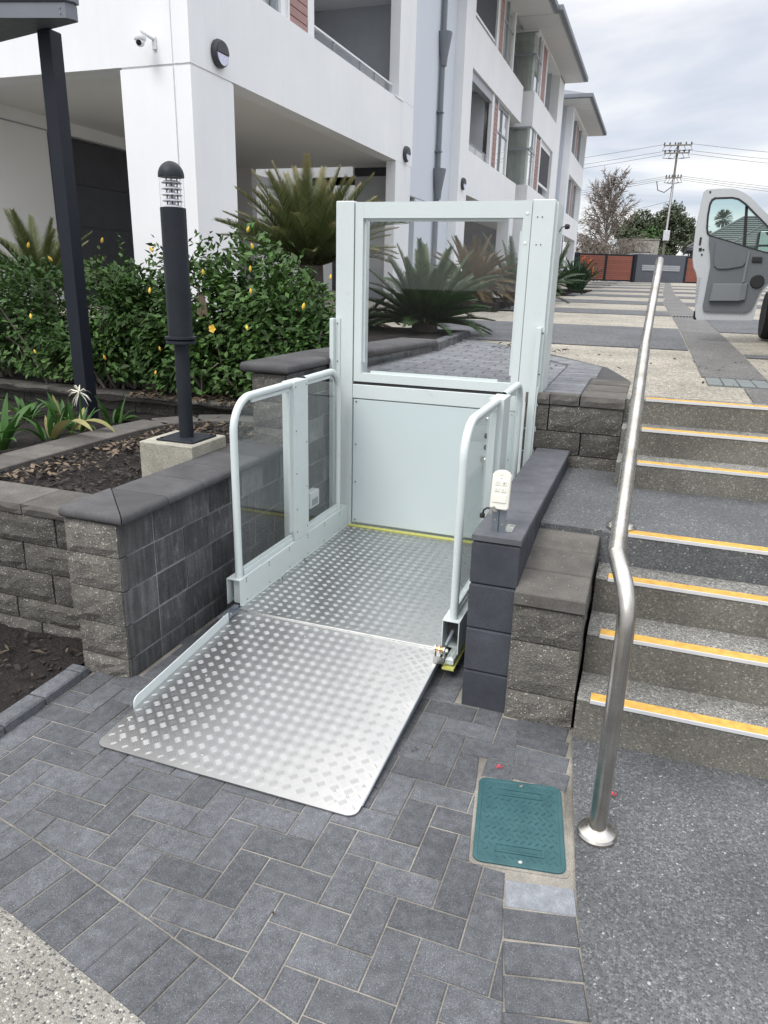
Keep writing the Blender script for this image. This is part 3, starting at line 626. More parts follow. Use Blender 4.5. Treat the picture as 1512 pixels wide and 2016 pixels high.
# tall wall behind it
tw = thing('retaining_wall', 'taller block wall with bullnose coping running past the lift tower', 'wall', (-1.93, 4.5, 0))
tz = [.66, .80, .945, 1.095]
MB().box(-2.02, -1.8225, 3.54, 4.3, -.03, 1.092).build('mortar_core', 'mortar', tw)
for k in range(3):
    split_block(tw, 'split', -1.93, 3.505, tz[k], .20, .21, tz[k+1]-tz[k]-.004, amp=.012)
for k, (z0, z1) in enumerate([(-.03, .082), (.082, .232), (.232, .384), (.384, .53), (.53, .67), (.67, .80), (.80, .945), (.945, 1.095)]):
    yb = 3.505 if z0 > .66 else 3.51; first = True
    while yb < 4.3:
        ln = rnd.choice([.2, .2, .14]); ln = min(ln, 4.32-yb)
        if ln > .03: smooth_block(tw, 'side_pale' if first and z0 > .66 else 'side', -1.836+rnd.uniform(-.002, .002), yb+ln/2, z0+.001, .03, ln-.006, z1-z0-.005, ch=.003)
        first = False; yb += ln
dirv = Vector((.17, 1.4)).normalized(); wa = atan2(dirv.y, dirv.x)-pi/2
p0 = Vector((-1.825, 4.3))
for k in range(11):
    c = p0+dirv*(.07+k*.13); smooth_block(tw, 'side', c.x-.02, c.y, 1.0, .04, .126, .094, ang=wa, ch=.003, name='block')
MB().plate([(-2.02, 4.3, .6), (-1.85, 4.3, .6), (-1.68, 5.72, .6), (-1.9, 5.72, .6)], (0, 0, .49)).build('mortar_core', 'mortar', tw)
yb = 3.46
def tx(y): return -1.79 if y < 4.3 else -1.79+(y-4.3)*.17/1.4
while yb < 5.70:
    y2 = min(yb+.257, 5.74); last = y2 > 5.7
    coping_piece(tw, [(tx(yb)-.29, yb), (tx(yb), yb), (tx(y2), y2), (tx(y2)-.29, y2)], 1.10, 1.15, {0, 1} if yb < 3.5 else ({1, 2} if last else {1})); yb += .26
# small edging continuing to the driveway
ed = thing('garden_edging', 'low row of charcoal edging bricks at the foot of the nearest cycad', 'edging', (-1.7, 6.3, 1.05))
for k in range(14):
    t = k/13; x = -1.66-.10*t; yb = 5.80+t*1.42
    smooth_block(ed, 'paver', x, yb, gz(yb)-.03, .085, .10, .105-.02*t, ang=radians(4), ch=.005, name='edging_brick')
# low wall at the far left
ll = thing('retaining_wall', 'low split-face block wall with flat caps running off to the left', 'wall', (-3, 2.4, 0))
rows = [(-.06, .055), (.06, .163), (.168, .305), (.31, .440), (.445, .578)]
MB().box(-5.3, -2.10, 2.33, 2.5, -.05, .576).build('core', 'gapdark', ll)
for k, (z0, z1) in enumerate(rows):
    x = -2.085-(.0, .13, .29, .05, .24)[k]; xs = [-2.085]
    while x > -5.2: xs.append(x); x -= .385
    for xa, xb in zip(xs, xs[1:]):
        if xa-xb > .03: split_block(ll, 'split_dark', (xa+xb)/2, 2.295+rnd.uniform(-.004, .004), z0, xa-xb-.008, .14, z1-z0, amp=.011)
x = -2.11
while x > -5.2:
    s = cached('cap385', lambda: rough_mesh(.381, .245, .046, .006, 5, 'split_cap', nzz=2)); inst('cap', s, ll, (x-.19, 2.285, .582)); x -= .385
# planter border of flat caps behind the soil bed
bo = thing('garden_border', 'curved border of flat grey caps dividing the lily bed from the bark bed', 'border', (-3.27, 3.4, .6))
cl = [(-3.25, 2.42), (-3.265, 2.9), (-3.27, 3.4), (-3.275, 3.85), (-3.22, 4.22), (-3.02, 4.50), (-2.7, 4.66), (-2.3, 4.72), (-1.95, 4.74)]
def walk(poly, step):
    res = []; acc = 0; P = [Vector(p) for p in poly]; i = 0; cur = P[0].copy(); res.append(cur.copy()); need = step; i = 1
    while i < len(P):
        d = (P[i]-cur).length
        if d >= need: cur = cur+(P[i]-cur)*(need/d); res.append(cur.copy()); need = step
        else: need -= d; cur = P[i].copy(); i += 1
    return res
wpts = walk(cl, .30)
for a, b in zip(wpts, wpts[1:]):
    d = (b-a).normalized(); nn = Vector((-d.y, d.x)); g = d*.003
    hw = .125; MB().prism([tuple(a+g-nn*hw), tuple(b-g-nn*hw), tuple(b-g+nn*hw), tuple(a+g+nn*hw)], [(.50, 0), (.595, 0), (.600, .005)]).build('cap', 'split_cap', bo)
hw_ = thing('retaining_wall', 'shaded block wall at the foot of the hibiscus hedge behind the lily bed', 'wall', (-4, 4.75, .5))
x = -1.95; k = 0
while x > -6.5:
    split_block(hw_, 'split_dark', x-.19, 4.80, .46, .378, .16, .135, amp=.01)
    split_block(hw_, 'split_dark', x-.19-.1, 4.79, .60, .378, .2, .06, amp=.006, name='cap'); x -= .384; k += 1
# charcoal wall right of the lift
bw = thing('retaining_wall', 'smooth charcoal block wall standing between the lift and the tan wall', 'wall', (-.44, 3.2, 0))
MB().box(-.515, -.362, 2.49, 4.03, -.03, .688).build('core', 'gapdark', bw)
bz = [-.03, .155, .338, .522, .690]
for k in range(4):
    smooth_block(bw, 'blue', -.4385, 2.505, bz[k], .177, .075, bz[k+1]-bz[k]-.003, ch=.006)
    yb = 2.548-(.0 if k % 2 else .0)
    first = True
    while yb < 4.03:
        ln = min(.10 if first and k % 2 else .197, 4.04-yb); first = False
        if ln > .03:
            smooth_block(bw, 'blue', -.363, yb+ln/2, bz[k], .025, ln-.004, bz[k+1]-bz[k]-.003, ch=.003)
            smooth_block(bw, 'blue', -.514, yb+ln/2, bz[k], .025, ln-.004, bz[k+1]-bz[k]-.003, ch=.003)
        yb += ln
for ya, yb in [(2.462, 2.80), (2.80, 3.10), (3.10, 3.40), (3.40, 3.70), (3.70, 4.045)]:
    MB().cbox(-.529, -.346, ya+.002, yb-.002, .692, .718, .003).build('cap', 'bluecap', bw)
# tan split-face wall next to the stairs
tn = thing('retaining_wall', 'tan split-face block wall stepping up beside the lowest stairs', 'wall', (-.22, 2.7, 0))
MB().box(-.335, -.115, 2.49, 2.98, -.03, .49).build('core', 'gapdark', tn)
for z0, z1 in [(-.03, .115), (.12, .325), (.33, .470)]:
    split_block(tn, 'split', -.2265, 2.452, z0, .252, .12, z1-z0, amp=.009)
    for ya, yb in ((2.46, 2.72), (2.725, 2.985)):
        split_block(tn, 'split_dark', -.104, (ya+yb)/2, z0, yb-ya-.006, .1, z1-z0, ang=pi/2, amp=.004)
for ya, zc_ in ((2.437, .4865), (2.623, .5155), (2.808, .5445)):
    MB().prism([(-.352, ya), (-.098, ya), (-.098, ya+.181), (-.352, ya+.181)], [(0, .002), (.003, 0), (.048, 0), (.052, .004)]).build('cap', 'split_cap', tn)
    o = tn.children[-1] if tn.children else None
for o in [c for c in bpy.data.objects if c.parent == tn and c.name.startswith('cap')]:
    ys_ = [v.co.y for v in o.data.vertices]; ymin = min(ys_)
    for v in o.data.vertices: v.co.z += .478+(v.co.y+2.7-2.437)*.128
# wall under the upper paving
uw = thing('retaining_wall', 'split-face block wall with flat caps at the head of the charcoal wall', 'wall', (-.35, 4.1, .5))
for z0, z1, xs in [(.50, .56, (-.62, -.35, -.09)), (.565, .686, (-.62, -.42, -.09)), (.691, .815, (-.62, -.30, -.09)), (.82, .962, (-.62, -.485, -.09))]:
    for xa, xb in zip(xs, xs[1:]): split_block(uw, 'split_dark', (xa+xb)/2, 4.056, z0, xb-xa-.007, .12, z1-z0, amp=.009)
for xa, xb in [(-.62, -.485), (-.485, -.325)]:
    inst('cap', rough_mesh(xb-xa-.005, .11, .055, .006, 3, 'split_cap', nx=4, nzz=2), uw, ((xa+xb)/2, 4.045, .966))
inst('cap', rough_mesh(.23, .25, .055, .006, 4, 'split_cap', nx=6, nzz=2), uw, (-.205, 4.045, .966))
for ya in (4.30, 4.56): MB().cbox(-.32, -.09, ya+.003, ya+.253, .97, 1.022+(ya-4.1)*.016, .004).build('cap', 'split_cap', uw)
MB().box(-.60, -.10, 4.10, 4.84, .5, .963).build('core', 'gapdark', uw)
# ------------------------------------------------------------------ platform lift
lf = thing('platform_lift', 'pale grey wheelchair platform lift with glazed gate and checker plate ramp lowered', 'wheelchair lift', (-1.17, 3.3, 0))
def bars(parent, fn, x0, x1, y0, y1, skip=None):
    s = MB(); p = .0495; r2 = sqrt(.5); j = 0
    nx = int((x1-x0)/p)+1; ny = int((y1-y0)/p)+1
    for jj in range(ny*2+1):
        for ii in range(nx+1):
            cxx = x0+.012+ii*p+(p/2 if jj % 2 else 0); cyy = y0+.012+jj*p/2
            if jj % 2: d = Vector((r2, -r2, 0))
            else: d = Vector((r2, r2, 0))
            q = Vector((-d.y, d.x, 0))
            for k in range(-2, 3):
                c = Vector((cxx, cyy, 0))+q*k*.0058
                if not (x0+.014 < c.x < x1-.014 and y0+.014 < c.y < y1-.014): continue
                h, wd, bow = .0135, .00125, .0012
                P = []
                for t, ww in ((-1, .0), (-.45, 1), (.45, 1), (1, .0)):
                    cc = c+d*h*t+q*bow*(1-t*t)
                    if ww == 0: P.append((cc, 0))
                    else: P += [(cc-q*wd, 0), (cc, .00095), (cc+q*wd, 0)]
                k0 = len(s.v); s.v += [fn(v.x, v.y, hh) for v, hh in P]
                a = k0; s.f += [(a, a+1, a+2), (a, a+2, a+3), (a+1, a+4, a+5, a+2), (a+2, a+5, a+6, a+3), (a+4, a+7, a+5), (a+5, a+7, a+6)]
    return s.build('tread_bars', 'bar', parent, kind='stuff', smooth=False)
DZ = .088
dk = MB().box(-1.687, -.668, 2.715, 4.058, DZ-.045, DZ).build('platform_deck', 'plate', lf)
bars(dk, lambda x, y, h: (x, y, DZ+h), -1.683, -.672, 2.72, 4.05)
MB().box(-1.75, -.60, 2.73, 4.05, .012, .042).build('platform_underside', 'darkgrey', lf)
RA, RB = (2.705, .082), (1.708, .004)
rz = lambda y: RB[1]+(RA[1]-RB[1])*(y-RB[0])/(RA[0]-RB[0])
def rp(pts): return [(x, y, rz(y)) for x, y in pts]
R = .035; xl0, xr0 = -1.668, -.674
cor = [(xl0+R-R*cos(a), RB[0]+R-R*sin(a)) for a in [pi/2*k/6 for k in range(7)]]+[(xr0-R+R*sin(a), RB[0]+R-R*cos(a)) for a in [pi/2*k/6 for k in range(7)]]
rmp = MB().plate(rp([(xl0, RA[0])]+cor+[(xr0, RA[0])]), (0, 0, .0045)).build('ramp_plate', 'plate', lf)
bars(rmp, lambda x, y, h: (x, y, rz(y)+.0045+h), xl0+.004, xr0-.004, 1.716, 2.70)
s = MB()
for xx in (-1.55, -1.3, -1.05, -.8):
    for yy in (1.79, 2.2, 2.6): s.lathe([(.0045, 0), (.0042, .002), (.002, .003)], (xx+.02, yy, rz(yy)+.0045), 8)
for xx, yy in ((-1.63, 1.80), (-1.60, 1.76), (-1.64, 1.86), (-.73, 1.78), (-.70, 1.84), (-.76, 1.75)): s.lathe([(.005, 0), (.0045, .002), (.002, .003)], (xx, yy, rz(yy)+.0045), 8)
s.build('rivets', 'zinc', lf, kind='stuff')
fl = [(1.925, rz(1.925)-.006)]+[(1.925+.03-.03*cos(a), rz(1.94)+.018+.03*sin(a)*.9) for a in [pi/2*k/5 for k in range(6)]]+[(2.60, rz(2.6)+.046), (2.60, rz(2.6)-.006)]
MB().plate([(-1.668, y, z) for y, z in fl], (-.004, 0, 0)).build('ramp_flange', 'lift', lf)
MB().plate([(-.674, y, rz(y)+o) for y, o in ((1.80, -.003), (2.70, -.03), (2.70, .004), (1.76, .004))], (.004, 0, 0)).build('ramp_flange', 'galv', lf)
s = MB(); s.tube([(-1.66, 2.706, .086), (-.68, 2.706, .086)], .006, 8); s.build('ramp_hinge', 'zinc', lf)
s = MB().box(-1.735, -1.672, 2.60, 2.72, .075, .083).box(-1.715, -1.69, 2.69, 2.73, .083, .10); s.build('hinge_bracket', 'galv', lf)
s = MB()
for xx, yy in ((-1.71, 2.62), (-1.695, 2.66), (-1.70, 2.64)): s.lathe([(.007, 0), (.006, .004), (.002, .006)], (xx, yy, .083), 8)
s.build('hinge_bolts', 'zinc', lf, kind='stuff')
def bend_tube(x, yb, z0, zt, ytop, r=.0178, rb=.15, back=False, dz=.0):
    sgn = -1 if back else 1
    pts = [(x, yb, z0), (x, yb, (z0+zt-rb)/2), (x, yb, zt-rb)]
    for k in range(1, 11):
        a = pi-pi/2*k/10; pts.append((x, yb+sgn*(rb+rb*cos(a)), zt-rb+rb*sin(a)))
    pts.append((x, ytop, zt+dz)); return pts
def guard(x0, x1, xt, y0, z0b, z1b, postY, left):
    xi = x1 if left else x0        # inner face (towards the platform)
    s = MB(); t = .004             # open-ended channel box
    s.box(x0, x1, y0, 4.055, z1b-t, z1b); s.box(x0, x0+t, y0, 4.055, z0b, z1b-t); s.box(x1-t, x1, y0, 4.055, z0b, z1b-t); s.box(x0+t, x1-t, y0+.05, 4.05, z0b, z0b+.01)
    b = s.build('base_channel', 'lift', lf)
    if left: MB().box(x0+.02, x1-t, y0+.03, y0+.036, z0b, z1b-t).build('channel_stop', 'lift', b)
    MB().box(xi-.006 if left else xi-.005, xi+.005 if left else xi+.006, y0+.01, 4.05, z0b-.016, z0b-.001).build('floor_trim', 'lift', b)
    zt = 1.073
    MB().tube(bend_tube(xt, y0+.035, z1b-.01, zt, postY[0]+.004, dz=.004), .0178, 16, False).build('guard_rail', 'lift', lf, smooth=60)
    MB().tube(bend_tube(xt, 3.945, z1b-.01, zt+.012, postY[1]-.004, back=True, rb=.12, dz=-.004), .0178, 16, False).build('guard_rail', 'lift', lf, smooth=60)
    p = MB().cbox(x0+.004, x1-.001, postY[0], postY[1], z1b, 1.088, .003).build('guard_post', 'lift', lf)
    s = MB()
    for yy, zz in [(postY[0]+.02, z) for z in (1.06, .83, .6, .4, .27)]+[(postY[1]-.02, z) for z in (1.06, .75, .5, .27)]:
        s.lathe([(.0045, 0), (.004, .0015)], (xi+(.0 if left else -.0015), yy, zz), 8, 'X')
    for k in range(6):
        yy = y0+.06+k*.225
        for zz in (z1b-.012, z1b-.026, z0b+.012):
            s.lathe([(.004, 0), (.0035, .0015)], (xi+(0 if left else -.0015), yy, zz), 8, 'X')
    s.build('screws', 'screw', lf, kind='stuff')
    # acrylic infill panels
    za = z1b+.035
    yA, yB = y0+.058, postY[0]-.012; rb = .125
    pts = [(yA, za), (yB, za), (yB, 1.05), (yA+rb-.02, 1.05)]+[(yA-.01+rb-rb*sin(a), 1.048-rb+rb*cos(a)) for a in [pi/2*k/6 for k in range(1, 7)]]
    MB().plate([(xt-.003, y, z) for y, z in pts], (.005, 0, 0)).build('infill_glass', 'glass', lf)
    yC, yD = postY[1]+.012, 3.922
    pts = [(yC, za), (yD, za), (yD, 1.06-.1)]+[(yD-.1+.1*cos(a), .96+.1*sin(a)) for a in [pi/2*k/6 for k in range(1, 7)]]+[(yC, 1.06)]
    MB().plate([(xt-.003, y, z) for y, z in pts], (.005, 0, 0)).build('infill_glass', 'glass', lf)
    s = MB()
    for ya, yb in ((yA+.01, yB), (yC, yD)):
        s.box(xt-.011, xt+.011, ya, yb, z1b+.001, z1b+.022); s.box(xt-.006, xt+.006, ya, yb, z1b+.022, z1b+.040)
    s.box(xt-.007, xt+.007, yB, yB+.016, za+.02, 1.045).box(xt-.007, xt+.007, yB-.014, yB-.002, za+.02, 1.045)
    s.box(xt-.005, xt+.005, yA+.14, yB, 1.04, 1.056).box(xt-.005, xt+.005, yC, yD-.1, 1.05, 1.066)
    s.build('glazing_strip', 'lift', lf)
guard(-1.757, -1.684, -1.708, 2.735, .092, .224, (3.325, 3.488), True)
guard(-.672, -.598, -.632, 2.66, .102, .250, (3.30, 3.462), False)
# mechanism at the open end of the right channel
MB().box(-.655, -.606, 2.69, 2.70, .17, .243).build('channel_shade_plate', 'black', lf)  # black plate paints the shade inside the open channel end
MB().tube([(-.642, 2.628, .150), (-.632, 2.70, .195)], .008, 10).build('actuator_rod', 'galv', lf)
s = MB()
for xx in (-.683, -.664, -.644): s.lathe([(.0, -.0025), (.017, -.0025), (.017, .0025), (0, .0025)], (xx, 2.612, .138), 16, 'X')
s.lathe([(.0, 0), (.011, 0), (.011, .008), (0, .008)], (-.637, 2.612, .138), 6, 'X'); s.build('pivot_washers', 'zinc', lf)
MB().lathe([(.012, 0), (.012, .014)], (-.681, 2.612, .138), 12, 'X').lathe([(.012, 0), (.012, .014)], (-.662, 2.612, .138), 12, 'X').build('pivot_spacers', 'brass', lf)
MB().box(-.686, -.681, 2.598, 2.626, .085, .146).box(-.647, -.642, 2.598, 2.626, .085, .146).box(-.686, -.642, 2.594, 2.598, .08, .112).build('pivot_bracket', 'zinc', lf)
MB().cbox(-.640, -.604, 2.615, 2.74, .066, .105, .01).build('channel_foot', 'lift', lf)
MB().box(-.648, -.598, 2.60, 4.0, .055, .064).build('yellow_foot_trim', 'yellow', lf)
# tower
tp = MB(); tp.cbox(-1.774, -1.6655, 4.060, 4.31, -.03, 2.012, .004); tp.build('tower_post', 'lift', lf)
tp = MB(); tp.cbox(-.6645, -.551, 4.060, 4.31, -.03, 2.010, .004); tp.box(-.551, -.536, 4.085, 4.30, .4, 1.998); tp.build('tower_post', 'lift', lf)
MB().box(-1.665, -.665, 4.09, 4.30, -.03, .905).build('tower_casing', 'lift', lf)
MB().cbox(-1.664, -.666, 4.066, 4.10, .906, .990, .003).build('header_panel', 'lift', lf)
pn = MB().cbox(-1.658, -.672, 4.070, 4.092, .110, .900, .003).build('lower_panel', 'liftpanel', lf)
s = MB()
for xx in (-1.64, -.69):
    for zz in (.885, .62, .38, .128): s.lathe([(.005, -.002), (.004, 0)], (xx, 4.069, zz), 8, 'Y')
s.build('screws', 'screw', pn, kind='stuff')
MB().box(-1.683, -.672, 4.046, 4.068, .0885, .096).build('yellow_trim', 'yellow', lf)
MB().box(-1.66, -.667, 4.074, 4.10, .990, 1.004).build('gate_seal', 'seal', lf)
# gate leaf
s = MB(); gy0, gy1 = 4.068, 4.118
s.box(-1.660, -1.613, gy0, gy1, 1.008, 2.006); s.box(-.712, -.669, gy0, gy1, 1.008, 2.006); s.box(-1.613, -.712, gy0+.001, gy1, 1.922, 2.006); s.box(-1.613, -.712, gy0+.001, gy1, 1.008, 1.058)
gf = s.build('gate_frame', 'lift', lf)
MB().box(-1.613, -.712, 4.098, 4.103, 1.058, 1.922).build('gate_glass', 'gateglass', lf)
s = MB(); s.box(-1.56, -.79, 4.090, 4.099, 1.057, 1.073).box(-1.60, -.80, 4.090, 4.099, 1.906, 1.923).box(-1.614, -1.600, 4.090, 4.099, 1.12, 1.90).box(-.727, -.712, 4.090, 4.099, 1.10, 1.86)
s.build('glazing_bead', 'lift', gf)
for zz in (1.945, 1.80): MB().lathe([(.0075, -.003), (.007, -.001), (.0, 0)], (-.692, 4.067, zz), 14, 'Y').build('cap_stud', 'whitefr', gf)
s = MB()
for xx, zz in ((-.636, 1.925), (-.612, 1.925), (-.632, 1.79), (-.608, 1.79)): s.lathe([(.0035, -.0015), (.003, 0)], (xx, 4.0595, zz), 8, 'Y')
s.build('screws', 'screw', lf, kind='stuff')
for x0, x1, zt in ((-1.797, -1.744, 1.372), (-.585, -.547, 1.372)):
    o = MB().cbox(x0, x0+.024, 4.02, 4.058, .10, zt, .003).box(x0+.024, x1, 4.052, 4.0585, .10, zt).build('guide_cover', 'lift', lf)
    s = MB()
    for k in range(6): s.lathe([(.0045, -.0015), (.004, 0)], ((x0+x1)/2+.012, 4.051, zt-.03-k*.22), 8, 'Y')
    s.build('screws', 'screw', o, kind='stuff')
MB().box(-.60, -.552, 4.03, 4.055, .10, 1.05).build('guide_cover', 'lift', lf)
# controls on the right guard post
cp = MB().lathe([(.011, 0), (.011, -.008), (.007, -.011)], (-.672, 3.33, .985), 14, 'X').build('call_button', 'zinc', lf)
for zz in (.90, .845): MB().lathe([(.013, 0), (.013, -.010), (.009, -.013)], (-.674, 3.345, zz), 14, 'X').build('control_button', 'black', lf)
MB().lathe([(.013, 0), (.013, -.012), (.009, -.015)], (-.674, 3.36, 1.02), 14, 'X').build('stop_button', 'petalred', lf)
ky = MB().lathe([(.011, 0), (.011, -.007)], (-.674, 3.345, .785), 14, 'X').build('key_switch', 'zinc', lf)
MB().box(-.70, -.68, 3.343, 3.347, .77, .80).box(-.69, -.686, 3.343, 3.346, .70, .77).build('key', 'zinc', ky)
# tiny lead at the top right of the tower
s = MB(); s.tube([(-.536, 4.2, 1.86), (-.525, 4.2, 1.885), (-.505, 4.2, 1.89)], .003, 6); s.lathe([(0, -.014), (.012, -.012), (.014, 0), (.010, .012), (0, .014)], (-.497, 4.2, 1.888), 10, 'X')
s.build('reed_sensor', 'black', lf)
# junction box between the left guard and the wall
jb = thing('junction_box', 'small white electrical box on the wall behind the left lift glass', 'electrical box', (-1.805, 3.76, .33))
MB().cbox(-1.822, -1.775, 3.70, 3.82, .285, .385, .004).build('case', 'whitefr', jb); MB().box(-1.775, -1.7735, 3.72, 3.80, .30, .34).build('rating_plate', 'alu', jb)

# ------------------------------------------------------------------ handrail
hr = thing('handrail', 'stainless steel tube handrail rising beside the stairs from a round base flange', 'handrail', (.034, 1.92, 0))
MB().lathe([(.060, .001), (.060, .013), (.055, .020), (.044, .025), (.033, .030), (.026, .034)], (.034, 1.92, 0), 32).build('base_flange', 'steel', hr, smooth=30)
P0 = [(.034, 1.92, .02), (.034, 1.92, .35), (.034, 1.92, .66), (.034, 1.922, .70), (.032, 1.932, .735), (.027, 1.950, .768), (.018, 1.978, .797), (.006, 2.012, .822), (-.010, 2.062, .846), (-.0172, 2.085, .858)]
pp = [Vector(p) for p in P0]; dn = []
for i in range(len(pp)-1):
    for t in (0, .5): dn.append(pp[i].lerp(pp[i+1], t))
dn.append(pp[-1]); MB().tube(dn, .0255, 20).build('rail_post', 'steel', hr, smooth=60)
B_ = Vector((-.0174, 2.085, .8535)); T1 = Vector((-.0262, 3.66, 1.325)); T2 = Vector((-.0120, 4.62, 1.742))
MB().tube([B_, B_.lerp(T1, .5), T1], .0255, 20).build('rail', 'steel', hr, smooth=60)
dv = (T2-T1).normalized(); MB().tube([T1-dv*.02, T1, T1.lerp(T2, .5), T2-dv*.012, T2-dv*.003, T2], [.0215, .0215, .0215, .0215, .019, .013], 20).build('rail', 'steel', hr, smooth=60)
MB().tube([(-.022, 3.06, .63), (-.022, 3.06, 1.12)], .019, 16).build('rail_post', 'steel', hr, smooth=60)
MB().lathe([(.06, .001), (.06, .012), (.052, .020), (.022, .028)], (-.022, 3.06, .622), 28).build('base_flange', 'steel', hr, smooth=30)

# ------------------------------------------------------------------ pit lid
ld = thing('pit_lid', 'teal green plastic service pit lid set in the paving', 'pit lid', (LIDC.x, LIDC.y, 0))
ld.rotation_euler = (0, 0, LIDA)
def rr(hx, hy, r, n=5):
    res = []
    for sx, sy, a0 in ((1, 1, 0), (-1, 1, pi/2), (-1, -1, pi), (1, -1, 3*pi/2)):
        for k in range(n+1): a = a0+pi/2*k/n; res.append((sx*(hx-r)+r*cos(a), sy*(hy-r)+r*sin(a)))
    return res
def lb(mb, name, mat, parent=ld, **k):
    me = mb.mesh(name, mat); o = bpy.data.objects.new(name, me); col.objects.link(o); o.parent = parent; BASE[o.name] = wbase(parent); tag(o, kind=k.get('kind')); return o
lb(MB().prism(rr(.144, .198, .02), [(-.05, 0), (-.002, 0)]), 'pit_surround', 'sand')
body = lb(MB().prism(rr(.134, .188, .028), [(-.02, 0), (.003, 0), (.0045, .0025), (.0045, .013), (.003, .0145)]), 'cover', 'green')
s = MB()
for j in range(15):
    for i in range(11):
        px, py = -.108+i*.0215+(.0107 if j % 2 else 0), -.158+j*.0225
        if abs(px) > .114 or abs(py) > .162: continue
        if abs(px) < .082 and abs(abs(py)-.125) < .024: continue
        a = radians(45 if j % 2 else -45)*1; d = Vector((cos(a), sin(a), 0)); q = Vector((-d.y, d.x, 0)); c = Vector((px, py, .003))
        h, wd, zz = .0100, .0026, Vector((0, 0, .0032))
        k = len(s.v); s.v += [tuple(v) for v in (c-d*h, c-q*wd, c+d*h, c+q*wd, c-d*h*.6+zz, c+d*h*.6+zz)]
        s.f += [(k, k+1, k+4), (k+1, k+2, k+5, k+4), (k+3, k, k+4), (k+2, k+3, k+4, k+5)]
lb(s, 'tread_ridges', 'green', kind='stuff')
for yy in (.125, -.125):
    s = MB()
    for a in ((-.072, .072, yy-.0165, yy-.0125), (-.072, .072, yy+.0125, yy+.0165), (-.072, -.068, yy-.0125, yy+.0125), (.068, .072, yy-.0125, yy+.0125)): s.box(*a, .002, .0055)
    b = lb(s, 'name_panel', 'green')
    s = MB(); r = random.Random(3 if yy > 0 else 5); xx = -.052
    while xx < .05: wd = r.uniform(.004, .009); s.box(xx, xx+wd, yy-.006, yy+.006, .002, .0042); xx += wd+.0035
    lb(s, 'worn_embossing', 'green', kind='stuff')
for yy in (.170, -.170): lb(MB().lathe([(.007, .003), (.006, .005), (.0035, .0052)], (.004, yy, 0), 12), 'lid_screw', 'zinc')

# ------------------------------------------------------------------ remote call station
cs = thing('call_station', 'ivory handheld remote with four buttons mounted on a metal post on the charcoal wall', 'remote control', (-.444, 2.52, .718))
s = MB(); s.box(-.470, -.446, 2.520, 2.528, .718, .89).box(-.4425, -.4185, 2.520, 2.528, .718, .89).box(-.452, -.437, 2.528, 2.536, .718, .89); s.build('post', 'galv', cs)
MB().box(-.425, -.395, 2.53, 2.62, .718, .721).box(-.425, -.421, 2.526, 2.56, .721, .76).build('foot_bracket', 'zinc', cs)
s = MB()
for xx, zz in ((-.458, .765), (-.431, .75)): s.lathe([(.004, -.002), (.003, 0)], (xx, 2.5195, zz), 8, 'Y')
s.lathe([(.006, 0), (.005, .004)], (-.405, 2.60, .721), 8); s.build('screws', 'zinc', cs, kind='stuff')
tilt = radians(-9)
ro = Matrix.Rotation(tilt, 4, 'X')
def rem(pts2, d0, d1, inset=.003):
    s = MB(); s.prism(pts2, [(d0, inset), (d0+inset, 0), (d1-inset, 0), (d1, inset)])
    s.v = [tuple(Vector((-.4445, 2.519, .808))+ro @ Vector((x, z_, y))) for x, y, z_ in s.v]; return s
outl = [(-.034, .006), (-.028, 0), (.028, 0), (.034, .006), (.034, .126), (.026, .137), (.014, .143), (0, .145), (-.014, .143), (-.026, .137), (-.034, .126)]
rm = rem(outl, -.022, .0).build('handset', 'ivory', cs)
rem([(-.027, .028), (.027, .028), (.027, .112), (.012, .118), (0, .1195), (-.012, .118), (-.027, .112)], -.0235, -.02, .001).build('fascia', 'ivory', rm)
rem([(-.025, .026), (.025, .026), (.025, .055), (-.025, .055)], -.0255, -.02, .001).build('battery_door', 'ivory', rm)
MT['icon'] = plain('icon_grey', (.28, .28, .25), .6)
for ix, (bx, by) in enumerate(((-.012, .098), (.012, .098), (-.012, .074), (.012, .074))):
    rem([(bx-.0085, by-.0085), (bx+.0085, by-.0085), (bx+.0085, by+.0085), (bx-.0085, by+.0085)], -.0262, -.02, .001).build('button', 'ivory', rm)
    if ix == 0: pts = [[(bx-.004, by-.001), (bx, by+.004), (bx+.004, by-.001), (bx+.0028, by-.001), (bx, by+.0022), (bx-.0028, by-.001)]]
    elif ix == 1: pts = [[(bx+.004*cos(a), by+.004*sin(a)) for a in [2*pi*k/10 for k in range(10)]]]
    elif ix == 2: pts = [[(bx-.004, by-.004), (bx+.003, by-.004), (bx+.003, by-.0028), (bx-.0028, by-.0028), (bx-.0028, by+.004), (bx-.004, by+.004)]]
    else: pts = [[(bx-.003, by-.004), (bx-.001, by-.004), (bx-.001, by+.004), (bx-.003, by+.004)]]
    for p in pts: rem(p, -.0268, -.024, .0001).build('button_icon', 'icon', rm)
rem([(-.0045, .128), (0, .124), (.0045, .128), (.003, .128), (0, .1255), (-.003, .128)], -.0226, -.02, .0001).build('arrow_mark', 'icon', rm)
rem([(-.002, .1135), (.002, .1135), (.002, .1155), (-.002, .1155)], -.0242, -.02, .0001).build('indicator', 'black', rm)
s = MB(); kx = Vector((-.462, 2.494, .815)); s.lathe([(.0085, -.006), (.0085, .006)], kx, 14, 'Y'); s.build('key_barrel', 'zinc', cs)
MB().box(-.475, -.465, 2.485, 2.488, .795, .817).box(-.460, -.448, 2.484, 2.487, .806, .812).build('key', 'zinc', cs)
s = MB(); s.tube([(-.468, 2.49, .815), (-.485, 2.487, .816), (-.495, 2.486, .808), (-.498, 2.486, .796)], .0035, 8); s.lathe([(.0, -.010), (.009, -.008), (.010, 0), (.009, .008), (0, .010)], (-.5, 2.486, .786), 12); s.build('key_fob', 'black', cs)

